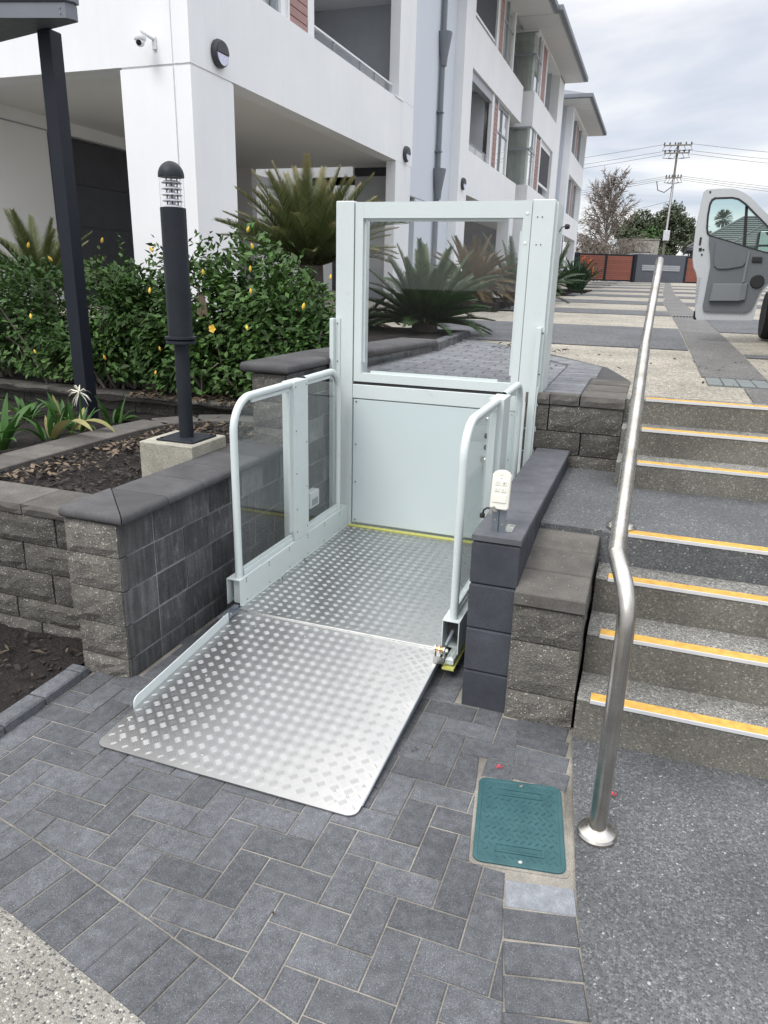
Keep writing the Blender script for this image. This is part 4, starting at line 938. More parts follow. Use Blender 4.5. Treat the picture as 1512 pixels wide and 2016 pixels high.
# ------------------------------------------------------------------ bollard lamp on a concrete footing
ft = MB().cbox(-2.405, -2.09, 2.995, 3.31, .50, .777, .006).build('concrete_footing', 'conc', label='pale weathered concrete block under the bollard lamp', cat='footing')
bl = thing('bollard_lamp', 'tall charcoal bollard lamp with domed top and louvred clear head', 'bollard light', (-2.225, 3.15, .777))
BX, BY = -2.225, 3.15
MB().cbox(-2.335, -2.115, 3.04, 3.26, .778, .788, .002).build('base_plate', 'bollard', bl)
MB().lathe([(.036, .786), (.036, 1.275)], (BX, BY, 0), 28).build('lower_tube', 'bollard', bl, smooth=30)
MB().lathe([(0.058, 1.262), (.074, 1.266), (.074, 1.279), (0.058, 1.283)], (BX, BY, 0), 32).lathe([(0.058, 1.284), (.077, 1.288), (.077, 1.299), (0.058, 1.303)], (BX, BY, 0), 32).build('collar_flange', 'bollard', bl, smooth=30)
MB().lathe([(.0605, 1.303), (.0605, 1.895), (.058, 1.897)], (BX, BY, 0), 36).build('upper_tube', 'bollard', bl, smooth=30)
MB().lathe([(.0605, 2.030)]+[(.0605*cos(a), 2.034+.066*sin(a)) for a in [pi/2*k/9 for k in range(10)]], (BX, BY, 0), 36).build('dome_cap', 'bollard', bl, smooth=40)
MB().lathe([(.0565, 1.895), (.0565, 2.032)], (BX, BY, 0), 36).build('lamp_cover', 'lampglass', bl, smooth=60)
for k in range(5): MB().lathe([(.021, 1.899+k*.0265+.012), (.033, 1.899+k*.0265+.009), (.048, 1.899+k*.0265), (.045, 1.8975+k*.0265), (.021, 1.899+k*.0265+.004)], (BX, BY, 0), 28).build('louvre', 'lampgrey', bl, smooth=40)
for k in range(3): a = 2*pi*k/3-1.0; MB().lathe([(.0035, 1.896), (.0035, 2.032)], (BX+.028*cos(a), BY+.028*sin(a), 0), 8).build('louvre_rod', 'black', bl)
MB().lathe([(.015, 1.9), (.015, 2.0)], (BX, BY, 0), 16).build('lamp_tube', 'whitefr', bl, smooth=30)
s = MB()
for dx, dy in ((-.09, -.09), (.09, -.09), (.09, .09), (-.09, .09)): s.lathe([(.008, .788), (.007, .794)], (BX+dx, BY+dy, 0), 6)
s.build('anchor_bolts', 'bollard', bl, kind='stuff')

# ------------------------------------------------------------------ canopy with post
cn = thing('canopy', 'grey metal canopy corner with dark steel post at the far left', 'canopy', (-3.92, 4.32, .5))
MB().cbox(-3.97, -3.868, 4.27, 4.372, .50, 3.07, .006).build('post', 'steelblue', cn)
cpts = [(-3.628, 4.156), (-3.60, 4.20), (-3.614, 4.245), (-6.5, 4.90), (-6.5, 3.372)]
MB().prism(cpts, [(3.075, 0), (3.155, 0), (3.16, .004)]).build('fascia', 'gutter', cn)
MB().prism(cpts, [(3.16, .012), (3.168, -.012), (3.36, -.012), (3.37, 0)]).build('gutter', 'gutter', cn)
s = MB()
for v in (.02, .05, .17): s.lathe([(.005, -.004), (.004, 0)], (-3.66, 4.146, 3.08+v), 8, 'Y')
s.build('rivets', 'galv', cn, kind='stuff')
# ------------------------------------------------------------------ apartment building
def bx(parent, name, mat, *a, **k): return MB().box(*a).build(name, mat, parent, **k)
ab = thing('apartment_building', 'white three storey apartment building with open ground floor and terracotta slats', 'building', (-5.5, 18, 1.1))
FX = -5.0
# front corner column with a shadow groove
bx(ab, 'column', 'render', -5.91, -5.222, 7.54, 8.41, .5, 3.725); bx(ab, 'column', 'render', -5.198, -5.0, 7.54, 8.41, .5, 3.725)
bx(ab, 'column_groove', 'render', -5.222, -5.198, 7.556, 8.40, .5, 3.725)
bx(ab, 'beam_groove', 'render', -5.90, -5.015, 7.56, 8.40, 3.725, 3.748)
bx(ab, 'front_wall', 'render', -15, -5.222, 7.54, 7.84, 3.748, 6.9); bx(ab, 'front_wall', 'render', -5.198, -5.0, 7.54, 7.84, 3.748, 6.9)
bx(ab, 'front_groove', 'render', -5.222, -5.198, 7.552, 7.83, 3.748, 6.9)
bx(ab, 'parapet', 'render', -5.28, FX, 7.84, 14.54, 3.748, 4.80)
bx(ab, 'wall', 'render', -5.28, FX, 7.84, 8.85, 4.80, 6.9)
bx(ab, 'soffit', 'render_in', -15, -5.28, 7.84, 15.23, 3.80, 4.0)
bx(ab, 'upper_floor', 'render', -15, -5.28, 7.84, 15.23, 6.55, 6.9)
wn = bx(ab, 'window', 'curtain', -5.30, -5.22, 8.85, 9.74, 4.80, 6.55)
MB().box(-5.20, -5.19, 8.85, 9.74, 4.85, 6.5).build('pane', 'winglass', wn); MB().box(-5.2, -5.12, 9.735, 9.80, 4.80, 6.55).build('frame', 'alu', wn)
bx(ab, 'window_post', 'whitefr', -5.22, -5.08, 9.80, 9.965, 4.80, 6.55)
def slat_panel(parent, x, y0, y1, z0, z1, p=.115, mat='slat', nm='slat_panel'):
    sp = MB().box(x-.05, x-.02, y0, y1, z0, z1).build(nm, 'darkgrey', parent)
    k = int((z1-z0)/p)
    me = MB().plate([(0, 0, .006), (0, 0, p-.008), (-.012, 0, p-.004), (-.022, 0, .002)], (0, y1-y0-.03, 0)).mesh('slat', mat)
    for i in range(k): inst('slat', me, sp, (x, y0+.015, z0+i*p))
    bx(sp, 'frame', 'whitefr', x-.03, x+.006, y0-.03, y0+.012, z0, z1); bx(sp, 'frame', 'whitefr', x-.03, x+.006, y1-.012, y1+.03, z0, z1)
    return sp
slat_panel(ab, -5.06, 9.99, 10.57, 4.80, 6.5)
bx(ab, 'balcony_post', 'whitefr', -5.16, -5.06, 10.60, 10.77, 4.80, 6.55)
bx(ab, 'balcony_wall', 'room', -7.2, -7.0, 8.8, 15.2, 3.9, 6.55); bx(ab, 'balcony_wall', 'room', -7.0, -5.30, 10.5, 10.6, 4.0, 6.55); bx(ab, 'balcony_wall', 'room', -7.0, -5.30, 15.0, 15.2, 4.0, 6.55)
gl = MB().box(-5.15, -5.14, 10.77, 14.30, 4.80, 5.02).build('balustrade', 'gateglass', ab)
for y in (11.62, 12.72, 13.4): bx(gl, 'clamp', 'alu', -5.16, -5.13, y, y+.02, 4.80, 5.02)
bx(gl, 'handrail', 'whitefr', -5.165, -5.125, 10.77, 14.30, 5.02, 5.045)
hood = MB().box(-6.98, -6.62, 12.9, 13.35, 6.0, 6.55).add([(-7.0, 12.45, 5.78), (-6.35, 12.45, 5.78), (-6.35, 13.8, 5.78), (-7.0, 13.8, 5.78), (-7.0, 12.7, 6.0), (-6.55, 12.7, 6.0), (-6.55, 13.55, 6.0), (-7.0, 13.55, 6.0)], [(3, 2, 1, 0), (4, 5, 6, 7), (0, 1, 5, 4), (1, 2, 6, 5), (2, 3, 7, 6), (3, 0, 4, 7)]).build('range_hood', 'alu', ab)
for k in range(10): bx(hood, 'filter_slat', 'roomdark', -6.9, -6.4, 12.52+k*.125, 12.58+k*.125, 5.765, 5.78)
bx(ab, 'column', 'render', -5.19, FX, 14.31, 15.23, 4.825, 12.0); bx(ab, 'column', 'render', -5.19, FX, 14.25, 15.17, 1.1, 3.745); bx(ab, 'parapet_end', 'render', -5.19, FX, 14.545, 15.23, 3.75, 4.82)
bx(ab, 'flashing', 'render', -5.22, -4.985, 14.1, 14.54, 4.80, 4.825)
bx(ab, 'upper_wall', 'render', -5.28, FX, 7.54, 14.31, 6.9, 7.9); bx(ab, 'upper_wall', 'render', -15, -5.28, 7.54, 15.2, 6.9, 9.8)
# undercroft: rear wall with dark garage doors
bx(ab, 'rear_wall', 'render_in', -9.3, -9.0, 7.6, 9.66, 1.0, 3.80); bx(ab, 'rear_wall', 'render_in', -9.3, -9.0, 9.66, 19, 3.62, 3.80); bx(ab, 'wall_groove', 'alu', -9.0, -8.985, 8.2, 19, 3.60, 3.62)
gd = bx(ab, 'garage_door', 'garage', -9.25, -9.10, 9.66, 15.2, 1.0, 3.60)
for k in range(4): bx(gd, 'door_panel', 'garage', -9.10, -9.085, 9.68, 15.18, 1.02+k*.64, 1.64+k*.64)
bx(ab, 'end_wall', 'room', -6.15, -5.2, 15.02, 15.2, 1.0, 3.58); bx(ab, 'end_beam', 'darkgrey', -6.15, -5.2, 15.0, 15.02, 3.58, 3.74); bx(ab, 'end_beam', 'render_in', -6.2, -5.2, 15.03, 15.2, 3.58, 3.8)
bx(ab, 'end_wall', 'render_in', -9.0, -8.55, 15.0, 15.2, 1.0, 3.80)
bx(ab, 'courtyard_wall', 'render', -12, -5.23, 19.0, 19.2, 1.0, 9.6)
bx(ab, 'courtyard_door', 'garage', -8.4, -6.9, 18.95, 19.0, 1.1, 3.3)
# recessed wall with the down pipe
bx(ab, 'recessed_wall', 'recess', -5.45, -5.22, 15.23, 18.95, 3.30, 12.5); bx(ab, 'recessed_wall', 'recess', -5.45, -5.22, 16.2, 18.95, 1.1, 3.28); bx(ab, 'wall_joint', 'alu', -5.45, -5.23, 15.23, 18.95, 3.28, 3.30)
bx(ab, 'doorway', 'roomdark', -5.5, -5.42, 15.2, 16.25, 1.1, 3.28)
bx(ab, 'wall_joint', 'alu', -5.225, -5.212, 18.05, 18.075, 1.2, 12.5)
dp = MB().tube([(-5.15, 17.62, 1.2), (-5.15, 17.62, 12.5)], .055, 14).build('downpipe', 'gutter', ab, smooth=60)
for z in (6.75, 4.02): MB().lathe([(.07, z-.62), (.085, z-.45), (.165, z), (.165, z+.03), (.14, z+.03)], (-5.12, 17.62, 0), 18).build('rain_hopper', 'gutter', dp, smooth=30)
for z in (8.1, 5.2, 4.4): MB().box(-5.22, -5.08, 17.53, 17.71, z, z+.03).build('pipe_clip', 'gutter', dp)
# block B1
bx(ab, 'column', 'render', -5.22, FX, 18.95, 19.83, 1.1, 9.55)
for z0, z1, y1 in ((3.73, 4.77, 26.62), (6.63, 7.69, 26.68)): bx(ab, 'parapet', 'render', -5.25, FX, 19.83, y1, z0, z1)
bx(ab, 'top_beam', 'render', -5.6, FX, 19.83, 26.8, 9.52, 9.64)
for z in (3.9, 6.68, 9.55): bx(ab, 'floor_slab', 'render_in', -9, -5.26, 19.0, 34.0, z, z+.2)
bx(ab, 'inner_wall', 'room', -8.2, -8.0, 19.2, 34, 3.9, 9.6)
for z0, z1 in ((4.77, 6.62), (7.69, 9.52)):
    bx(ab, 'balcony_wall', 'room', -8, -5.28, 22.46, 22.56, z0, z1)
    slat_panel(ab, -5.05, 22.74, 23.30, z0, z1-.04, p=.13)
    bx(ab, 'balcony_post', 'whitefr', -5.15, -5.05, 22.5, 22.68, z0, z1)
    w_ = bx(ab, 'window', 'curtain', -5.40, -5.30, 23.4, 25.2, z0, z1)
    bx(w_, 'pane', 'winglass', -5.16, -5.15, 23.4, 25.2, z0, z1); bx(w_, 'frame', 'whitefr', -5.17, -5.11, 23.36, 23.43, z0, z1); bx(w_, 'frame', 'alu', -5.17, -5.11, 24.25, 24.31, z0, z1); bx(w_, 'frame', 'whitefr', -5.17, -5.11, 25.2, 25.34, z0, z1); bx(w_, 'frame', 'alu', -5.17, -5.12, 23.43, 25.2, z1-.75, z1-.70); bx(w_, 'frame', 'alu', -5.17, -5.12, 23.43, 25.2, z1-.10, z1)
b_ = MB().box(-5.14, -5.13, 19.85, 22.48, 4.77, 5.02).build('balustrade', 'gateglass', ab); bx(b_, 'handrail', 'alu', -5.15, -5.12, 19.85, 22.48, 5.02, 5.04); bx(b_, 'clamp', 'alu', -5.145, -5.125, 21.1, 21.12, 4.77, 5.02)
bx(ab, 'blind_box', 'alu', -5.22, -5.06, 19.85, 22.48, 6.40, 6.62); bx(ab, 'roller_blind', 'blind', -5.12, -5.10, 19.9, 22.48, 7.92, 9.5); bx(ab, 'blind_rail', 'whitefr', -5.13, -5.09, 19.9, 22.48, 7.86, 7.92)
# corner bay window
for z0, z1 in ((4.80, 6.60), (7.66, 9.40)):
    w_ = bx(ab, 'bay_window', 'curtain', -5.5, -4.86, 27.22, 27.30, z0, z1); bx(w_, 'curtain', 'curtain', -4.90, -4.84, 27.3, 28.1, z0, z1)
    r = random.Random(int(z0*10)); s = MB(); pts = []
    for k in range(25): pts.append((-5.45+k*.025, 27.17+.02*(k % 2)+r.uniform(-.004, .004)))
    s.add([(x, y, z) for z in (z0, z1) for x, y in pts], [(k, k+1, k+26, k+25) for k in range(24)]); s.build('curtain', 'curtain', w_)
    bx(w_, 'pane', 'winglass', -5.5, -4.75, 27.08, 27.09, z0, z1); bx(w_, 'pane', 'winglass', -4.745, -4.735, 27.09, 28.2, z0, z1)
    bx(w_, 'frame', 'alu', -5.5, -4.715, 27.05, 27.08, z1-.72, z1-.66); bx(w_, 'frame', 'alu', -4.735, -4.71, 27.09, 28.2, z1-.72, z1-.66); bx(w_, 'frame', 'alu', -4.735, -4.705, 27.65, 27.71, z0, z1); bx(w_, 'frame', 'alu', -5.5, -4.71, 27.05, 27.12, z1-.06, z1)
    bx(w_, 'frame', 'whitefr', -4.75, -4.70, 28.2, 28.32, z0, z1)
    slat_panel(ab, -4.72, 28.40, 29.26, z0, z1-.02, p=.13)
    bx(ab, 'balcony_post', 'whitefr', -4.80, -4.70, 29.28, 29.44, z0, z1); bx(ab, 'balcony_wall', 'room', -8, -4.95, 32.2, 32.3, z0, z1)
bx(ab, 'roller_blind', 'blind', -4.80, -4.78, 29.44, 32.2, 5.22, 6.5); bx(ab, 'blind_rail', 'whitefr', -4.81, -4.76, 29.44, 32.2, 5.14, 5.22); bx(ab, 'blind_frame', 'whitefr', -4.81, -4.76, 29.44, 32.2, 6.42, 6.60)
for z0, z1 in ((3.73, 4.80), (6.60, 7.66)): bx(ab, 'parapet', 'render', -5.6, -4.68, 27.08, 34.05, z0, z1)
bx(ab, 'column', 'render', -5.2, -4.68, 32.3, 34.05, 4.80, 6.6); bx(ab, 'column', 'render', -5.2, -4.68, 32.6, 34.05, 7.66, 9.40); bx(ab, 'column', 'render', -5.2, -4.68, 33.0, 34.05, 1.1, 3.73)
bx(ab, 'top_beam', 'render', -5.6, -4.68, 27.02, 34.05, 9.36, 9.62)
bx(ab, 'column', 'render', -5.3, -4.75, 27.1, 27.9, 1.1, 3.73); bx(ab, 'soffit', 'render_in', -9, -5.26, 19.2, 34, 3.76, 3.9)
# ground floor of block B
bx(ab, 'ground_wall', 'stonewall', -7.3, -7.0, 19.2, 34, 1.1, 3.76)
gdr = bx(ab, 'entry_door', 'roomdark', -7.0, -6.95, 21.0, 22.4, 1.3, 3.3); bx(gdr, 'frame', 'whitefr', -6.96, -6.93, 20.9, 21.0, 1.3, 3.4); bx(ab, 'entry_window', 'roomdark', -7.0, -6.95, 23.4, 25.4, 1.5, 3.1)
bx(ab, 'column', 'render', -5.4, -5.0, 25.9, 26.6, 1.1, 3.73)
# roofs
def roof(parent, y0, y1, xo, z, xi=-12, pitch=.35):
    rf = MB(); rf.add([(xo+.02, y0, z+.16), (xo+.02, y1, z+.16), (xi, y1-1.5, z+.16+pitch*5), (xi, y0+1.5, z+.16+pitch*5)], [(0, 1, 2, 3)]); rf.add([(xo+.02, y1, z+.16), (xi, y1-1.5, z+.16+pitch*5), (xi, y1, z+.16)], [(0, 1, 2)]); rf.add([(xo+.02, y0, z+.16), (xi, y0, z+.16), (xi, y0+1.5, z+.16+pitch*5)], [(0, 1, 2)])
    r_ = rf.build('roof', 'gutter', parent)
    bx(r_, 'gutter', 'gutter', xo-.02, xo+.10, y0-.10, y1+.10, z+.03, z+.17); bx(r_, 'gutter', 'gutter', xi, xo-.02, y1, y1+.10, z+.03, z+.17); bx(r_, 'gutter', 'gutter', xi, xo-.02, y0-.10, y0, z+.03, z+.17)
    bx(r_, 'fascia', 'alu', xo-.05, xo-.02, y0, y1, z+.0, z+.15); bx(r_, 'fascia', 'alu', xi, xo-.05, y1-.03, y1, z+.0, z+.15); bx(r_, 'fascia', 'alu', xi, xo-.05, y0, y0+.03, z+.0, z+.15)
    y = y0+.03
    while y < y1-.1:
        bx(r_, 'eave_panel', 'eave', xo-1.3, xo-.06, y+.006, min(y+1.2, y1-.03)-.006, z, z+.012); y += 1.2
    return r_
roof(ab, 17.0, 25.6, -3.98, 9.36); roof(ab, 25.62, 34.0, -3.86, 9.40)
# ------------------------------------------------------------------ further wing
cw = thing('apartment_wing', 'smaller white apartment wing with hipped eaves at the far end of the driveway', 'building', (-5.2, 41, 1.7))
bx(cw, 'recessed_wall', 'recess', -6, -5.15, 34.05, 37.8, 1.2, 9.4); bx(cw, 'downpipe', 'gutter', -5.14, -5.04, 34.5, 34.62, 1.5, 9.4)
bx(cw, 'wall_joint', 'alu', -5.151, -5.14, 36.2, 36.24, 1.5, 9.4)
bx(cw, 'corner_wall', 'recess', -8, -5.0, 37.82, 38.25, 1.2, 9.36); bx(cw, 'corner_column', 'render', -5.0, -4.68, 37.8, 38.3, 1.2, 9.36)
for z0, z1 in ((3.85, 4.85), (6.56, 7.53)): bx(cw, 'parapet', 'render', -8, -4.68, 38.3, 44.5, z0, z1)
bx(cw, 'top_beam', 'render', -8, -4.68, 38.3, 44.5, 9.2, 9.40)
for z0, z1 in ((4.85, 6.56), (7.53, 9.2)):
    w_ = bx(cw, 'window', 'room', -5.6, -5.5, 38.3, 44.2, z0, z1); bx(w_, 'pane', 'winglass', -4.9, -4.88, 38.3, 40.4, z0, z1); bx(w_, 'pane', 'winglass', -4.9, -4.88, 41.6, 44.2, z0, z1); bx(w_, 'frame', 'alu', -4.9, -4.80, 40.35, 40.45, z0, z1); bx(w_, 'frame', 'alu', -4.9, -4.80, 42.8, 42.9, z0, z1)
    slat_panel(cw, -4.80, 40.6, 41.5, z0, z1-.05, p=.16); bx(cw, 'end_post', 'render', -5.3, -4.68, 44.2, 44.5, z0, z1)
bx(cw, 'column', 'render', -5.1, -4.68, 43.6, 44.5, 1.2, 3.85); bx(cw, 'column', 'render', -5.1, -4.68, 38.0, 38.6, 1.2, 3.85); bx(cw, 'ground_wall', 'room', -6.4, -6.2, 37.9, 44.5, 1.2, 3.9)
roof(cw, 36.4, 45.3, -3.84, 9.34)
# ------------------------------------------------------------------ fittings on the building
def wall_light(label, y, z, x=FX):
    t = thing('wall_light', label, 'wall light', (x, y, z), 'eyelid wall lights')
    MB().lathe([(.14, .0), (.145, .03), (.132, .062), (.12, .068)], (x+.003, y, z), 32, 'X').build('housing', 'darkgrey', t, smooth=40)
    pts = [(y+.112*cos(a), z-.008+.112*sin(a)) for a in [-pi+pi*k/14 for k in range(15)]]
    MB().plate([(x+.0715, p, q) for p, q in pts], (.004, 0, 0)).build('lens', 'lens', t)
    MB().plate([(x+.0715, p, q) for p, q in [(y+.118*cos(a), z+.0+.118*sin(a)) for a in [pi*k/14 for k in range(15)]]], (.012, 0, 0)).build('eyelid', 'darkgrey', t)
wall_light('half-moon wall light on the beam of the nearest corner column', 8.09, 3.96); wall_light('half-moon wall light above the second white column', 14.78, 3.93); wall_light('half-moon wall light at the third column above the lift gate', 19.35, 3.93)
sc_ = thing('security_camera', 'white dome security camera on a wall bracket near the corner column', 'security camera', (-5.48, 7.5, 3.92), None)
MB().cbox(-5.46, -5.40, 7.505, 7.538, 3.86, 4.04, .004).build('wall_plate', 'whitefr', sc_)
MB().tube([(-5.43, 7.50, 4.0), (-5.49, 7.34, 4.045), (-5.51, 7.29, 4.055)], .026, 12).build('arm', 'whitefr', sc_); MB().tube([(-5.51, 7.29, 4.06), (-5.51, 7.29, 3.985)], .027, 12).build('drop_tube', 'whitefr', sc_)
MB().lathe([(.05, 3.995), (.088, 3.98), (.092, 3.945), (.085, 3.93)], (-5.51, 7.29, 0), 24).build('shroud', 'whitefr', sc_, smooth=40)
s = MB(); s.lathe([(.068*cos(a), .068*sin(a)) for a in [-pi/2*.98+pi*.98*k/10 for k in range(11)]], (-5.51, 7.29, 3.91), 22); s.build('ball', 'whitefr', sc_, smooth=60)
s = MB(); d = Vector((.30, -.90, -.38)).normalized(); c0 = Vector((-5.51, 7.29, 3.91))+d*.052; s.tube([c0, c0+d*.022], [.050, .046], 22); s.build('lens_ring', 'whitefr', sc_); s = MB(); s.tube([c0+d*.0225, c0+d*.025], .040, 22); s.build('lens', 'black', sc_)
for o in sc_.children:
    for v in o.data.vertices: v.co = Vector((.05, .035, .03))+(v.co-Vector((.05, .035, .03)))*.70
# ------------------------------------------------------------------ hibiscus hedge, bush by bush
def leaf_into(s, c, d, up_, l, wd, fold=.25):
    d = d.normalized(); q = d.cross(up_)
    if q.length < 1e-3: q = d.orthogonal()
    q.normalize(); nn = q.cross(d).normalized()
    b = c-d*l/2; t = c+d*l/2-nn*l*.12; m = c-nn*wd*fold
    s.add([b, c+d*l*.02+q*wd/2+nn*wd*.1, t, m, c+d*l*.02-q*wd/2+nn*wd*.1], [(0, 1, 2, 3), (0, 3, 2, 4)])
def bush(label, blobs, n, seed, shoots, dens=1.0):
    r = random.Random(seed); cx_ = sum(b[0][0] for b in blobs)/len(blobs); cy_ = sum(b[0][1] for b in blobs)/len(blobs)
    t = thing('hibiscus_bush', label, 'bush', (cx_, cy_, .64), None)
    s = MB(); tot = sum(b[1][0]*b[1][2] for b in blobs)
    for (c, rad) in blobs:
        k = int(n*rad[0]*rad[2]/tot)
        for _ in range(k):
            v = Vector((r.gauss(0, 1), r.gauss(0, 1), r.gauss(0, 1))).normalized(); rr_ = r.random()**.38
            lump = 1+.20*vnoise(v.x*3.1+seed, v.z*3.1+v.y*2)+.10*vnoise(v.x*8+seed, v.z*8)
            p = Vector(c)+Vector((v.x*rad[0], v.y*rad[1], v.z*rad[2]*1.12))*rr_*lump
            if p.z < .72: continue
            if vnoise(p.x*7+seed*3, p.z*7+p.y*3) < -.42 and rr_ > .5: continue
            d = (v+Vector((r.uniform(-1, 1), r.uniform(-1, 1), r.uniform(-.9, .5)))*.9); upn = (v*.7+Vector((0, -.25, .9))+Vector((r.uniform(-1, 1), r.uniform(-1, 1), r.uniform(-1, 1)))*.5)
            l = r.uniform(.038, .074)*(1 if r.random() < .85 else 1.35); leaf_into(s, p, d, upn, l, l*r.uniform(.5, .68))
    for (x, y, z, h) in shoots:
        for k in range(int(h/.018)):
            zz = z+h*(k*.018/h); a = k*2.4+r.random(); l = .075*(1-.5*(zz-z)/h)*r.uniform(.8, 1.15)
            d = Vector((cos(a), sin(a), .75)); leaf_into(s, Vector((x+.02*vnoise(k, seed), y, zz))+d*l*.5, d, Vector((0, 0, 1)), l, l*.5)
    s.build('foliage', 'leaf', t, kind='stuff', smooth=False)
    s = MB()
    for (c, rad) in blobs:
        for k in range(7):
            bx_, by_ = c[0]+r.uniform(-.15, .15), c[1]+r.uniform(-.1, .15); a = r.uniform(0, 2*pi); q = Vector((c[0]+rad[0]*.75*cos(a), c[1]+rad[1]*.75*sin(a), c[2]+rad[2]*r.uniform(-.3, .6)))
            p0_ = Vector((bx_, by_, .62)); mid = p0_.lerp(q, .5)+Vector((r.uniform(-.08, .08), r.uniform(-.08, .08), .05)); s.tube([p0_, mid, q], [.014, .010, .004], 6, False)
    s.build('stem', 'twig', t, smooth=60); return t
HB = [bush('deep green hibiscus bush at the far left with a cycad behind it', [((-5.75, 5.3, 1.1), (.6, .5, .56)), ((-5.05, 5.18, 1.14), (.50, .45, .52)), ((-4.72, 5.2, .92), (.35, .4, .42))], 9000, 11, [(-5.1, 5.0, 1.55, .12)]),
      bush('hibiscus bush directly behind the dark canopy post', [((-4.25, 5.18, 1.10), (.46, .44, .58)), ((-3.98, 5.15, 1.30), (.30, .36, .38)), ((-4.3, 5.05, .88), (.4, .36, .3))], 8000, 12, [(-4.0, 4.95, 1.6, .30), (-4.3, 5.0, 1.55, .13)]),
      bush('hibiscus bush behind the bollard lamp', [((-3.55, 5.15, 1.16), (.46, .44, .60)), ((-3.2, 5.2, 1.2), (.36, .40, .60)), ((-3.4, 5.02, .86), (.45, .36, .30))], 8800, 13, [(-3.7, 4.95, 1.66, .16), (-3.28, 5.0, 1.72, .14), (-3.5, 5.0, 1.68, .12)]),
      bush('yellow flowered hibiscus bush between the bollard lamp and the lift', [((-2.88, 5.15, 1.26), (.42, .42, .62)), ((-2.55, 5.1, 1.10), (.40, .40, .56)), ((-2.34, 5.0, .98), (.28, .34, .44)), ((-2.75, 5.0, .85), (.42, .34, .30))], 9800, 14, [(-2.97, 4.95, 1.75, .26), (-2.72, 5.0, 1.72, .20), (-2.5, 4.98, 1.52, .14)])]
FL = [(-4.74, 4.76, 1.78), (-4.0, 4.74, 1.82), (-4.51, 4.74, 1.68), (-3.54, 4.72, 1.76), (-2.7, 4.72, 1.79), (-2.73, 4.72, 1.9), (-2.71, 4.7, 1.64), (-3.11, 4.72, 1.61), (-2.13, 4.78, 1.6), (-3.57, 4.7, 1.47), (-3.04, 4.70, 1.22), (-2.31, 4.72, 1.4), (-2.7, 4.68, 1.49), (-4.72, 4.68, 1.24), (-4.72, 4.68, .96), (-3.5, 4.68, 1.05), (-4.04, 4.70, .95), (-3.54, 4.66, .87), (-2.74, 4.68, 1.24)]
def bud_mesh(open_):
    s = MB()
    if open_:
        for k in range(5):
            a = 2*pi*k/5; d = Vector((cos(a), -.35, sin(a))); q = Vector((-sin(a), 0, cos(a))); c = Vector((0, 0, 0))
            s.add([c, c+d*.026+q*.018, c+d*.042+Vector((0, .008, 0)), c+d*.026-q*.018, c+d*.024+Vector((0, .006, 0))], [(0, 1, 2, 4), (0, 4, 2, 3)])
        s.tube([(0, 0, 0), (0, -.04, .004)], .003, 5)
    else:
        s.lathe([(.004, -.022), (.0125, -.006), (.0115, .012), (.006, .026), (.001, .032)], (0, 0, 0), 7)
    return s.mesh('flower', 'petal')
fm = [bud_mesh(False), bud_mesh(True)]
for k, p in enumerate(FL):
    b_ = min(HB, key=lambda t: abs(BASE[t.name].x-p[0])); op = k == 10
    inst('flower', fm[1 if op else 0], b_, p, (0, 0, 0) if op else (rnd.uniform(-.5, .5), rnd.uniform(-.6, .6), rnd.uniform(0, 6)), scale=(rnd.uniform(.6,.95),)*3 if not op else (.8,)*3)
s = MB()
for k in range(9): leaf_into(s, Vector((-3.12+rnd.uniform(-.04, .04), 4.70, 1.36+rnd.uniform(-.07, .07))), Vector((rnd.uniform(-.4, .4), 0, -1)), Vector((0, -1, .2)), .08, .035)
s.build('dry_leaf', 'chip', HB[2], kind='stuff', smooth=False)
# ------------------------------------------------------------------ cycads
def frond_mesh(L_, droop, npair, mat, seed, lw=.0085):
    r = random.Random(seed); s = MB(); pts = []; x = z = 0; nseg = 14
    for k in range(nseg+1):
        pts.append(Vector((x, 0, z))); e_ = -droop*(k/nseg)**1.5; x += L_/nseg*cos(e_); z += L_/nseg*sin(e_)
    s.tube([pts[i] for i in (0, 4, 8, 11, 14)], [.009*L_+.003, .007*L_+.002, .004, .003, .0015], 4, False)
    for i in range(npair):
        t = .08+.92*i/npair; f = t*nseg; k = min(int(f), nseg-1); p = pts[k].lerp(pts[k+1], f-k); tg = (pts[k+1]-pts[k]).normalized(); nn = Vector((-tg.z, 0, tg.x))
        ll = L_*.185*min(1, .45+t*2.2)*(1-max(0, (t-.55))/.45*.72)*r.uniform(.85, 1.1)
        for sd in (-1, 1):
            d = (Vector((0, sd, 0))*.80+tg*(.55+.45*t)+nn*(.42+r.uniform(-.12, .12))).normalized(); bb = tg*lw/2
            tip = p+d*ll-Vector((0, 0, 1))*ll*.10; mid = p+d*ll*.5
            s.add([p-bb, p+bb, mid+bb*.8, tip, mid-bb*.8], [(0, 1, 2, 4), (4, 2, 3)])
    return s.mesh('frond', mat)
def cycad(label, base, crown_h, tr, n, L_, e0, e1, mat, seed, name='cycad', lean=(0, 0)):
    r = random.Random(seed); t = thing('cycad', label, 'cycad', base, None); b = Vector(base); c = b+Vector((lean[0], lean[1], crown_h))
    MB().tube([b+Vector((0, 0, -.1)), b.lerp(c, .6), c, c+Vector((0, 0, .04))], [tr*1.1, tr, tr*.9, tr*.3], 12).build('trunk', 'bark', t, smooth=60)
    ms = [frond_mesh(L_, d, 115, mat, seed+i) for i, d in enumerate((.25, .5, .85, .38))]
    for i in range(n):
        f = (i+.5)/n; el = e1+(e0-e1)*f**.85+r.uniform(-.10, .10); a = i*2.39996+r.uniform(-.2, .2); me = ms[0] if el > 1.0 else r.choice(ms)
        sc = r.uniform(.82, 1.08); inst('frond', me, t, c+Vector((cos(a), sin(a), 0))*tr*.6, (r.uniform(-.35, .35), -el, a), (sc, sc, sc))
    return t
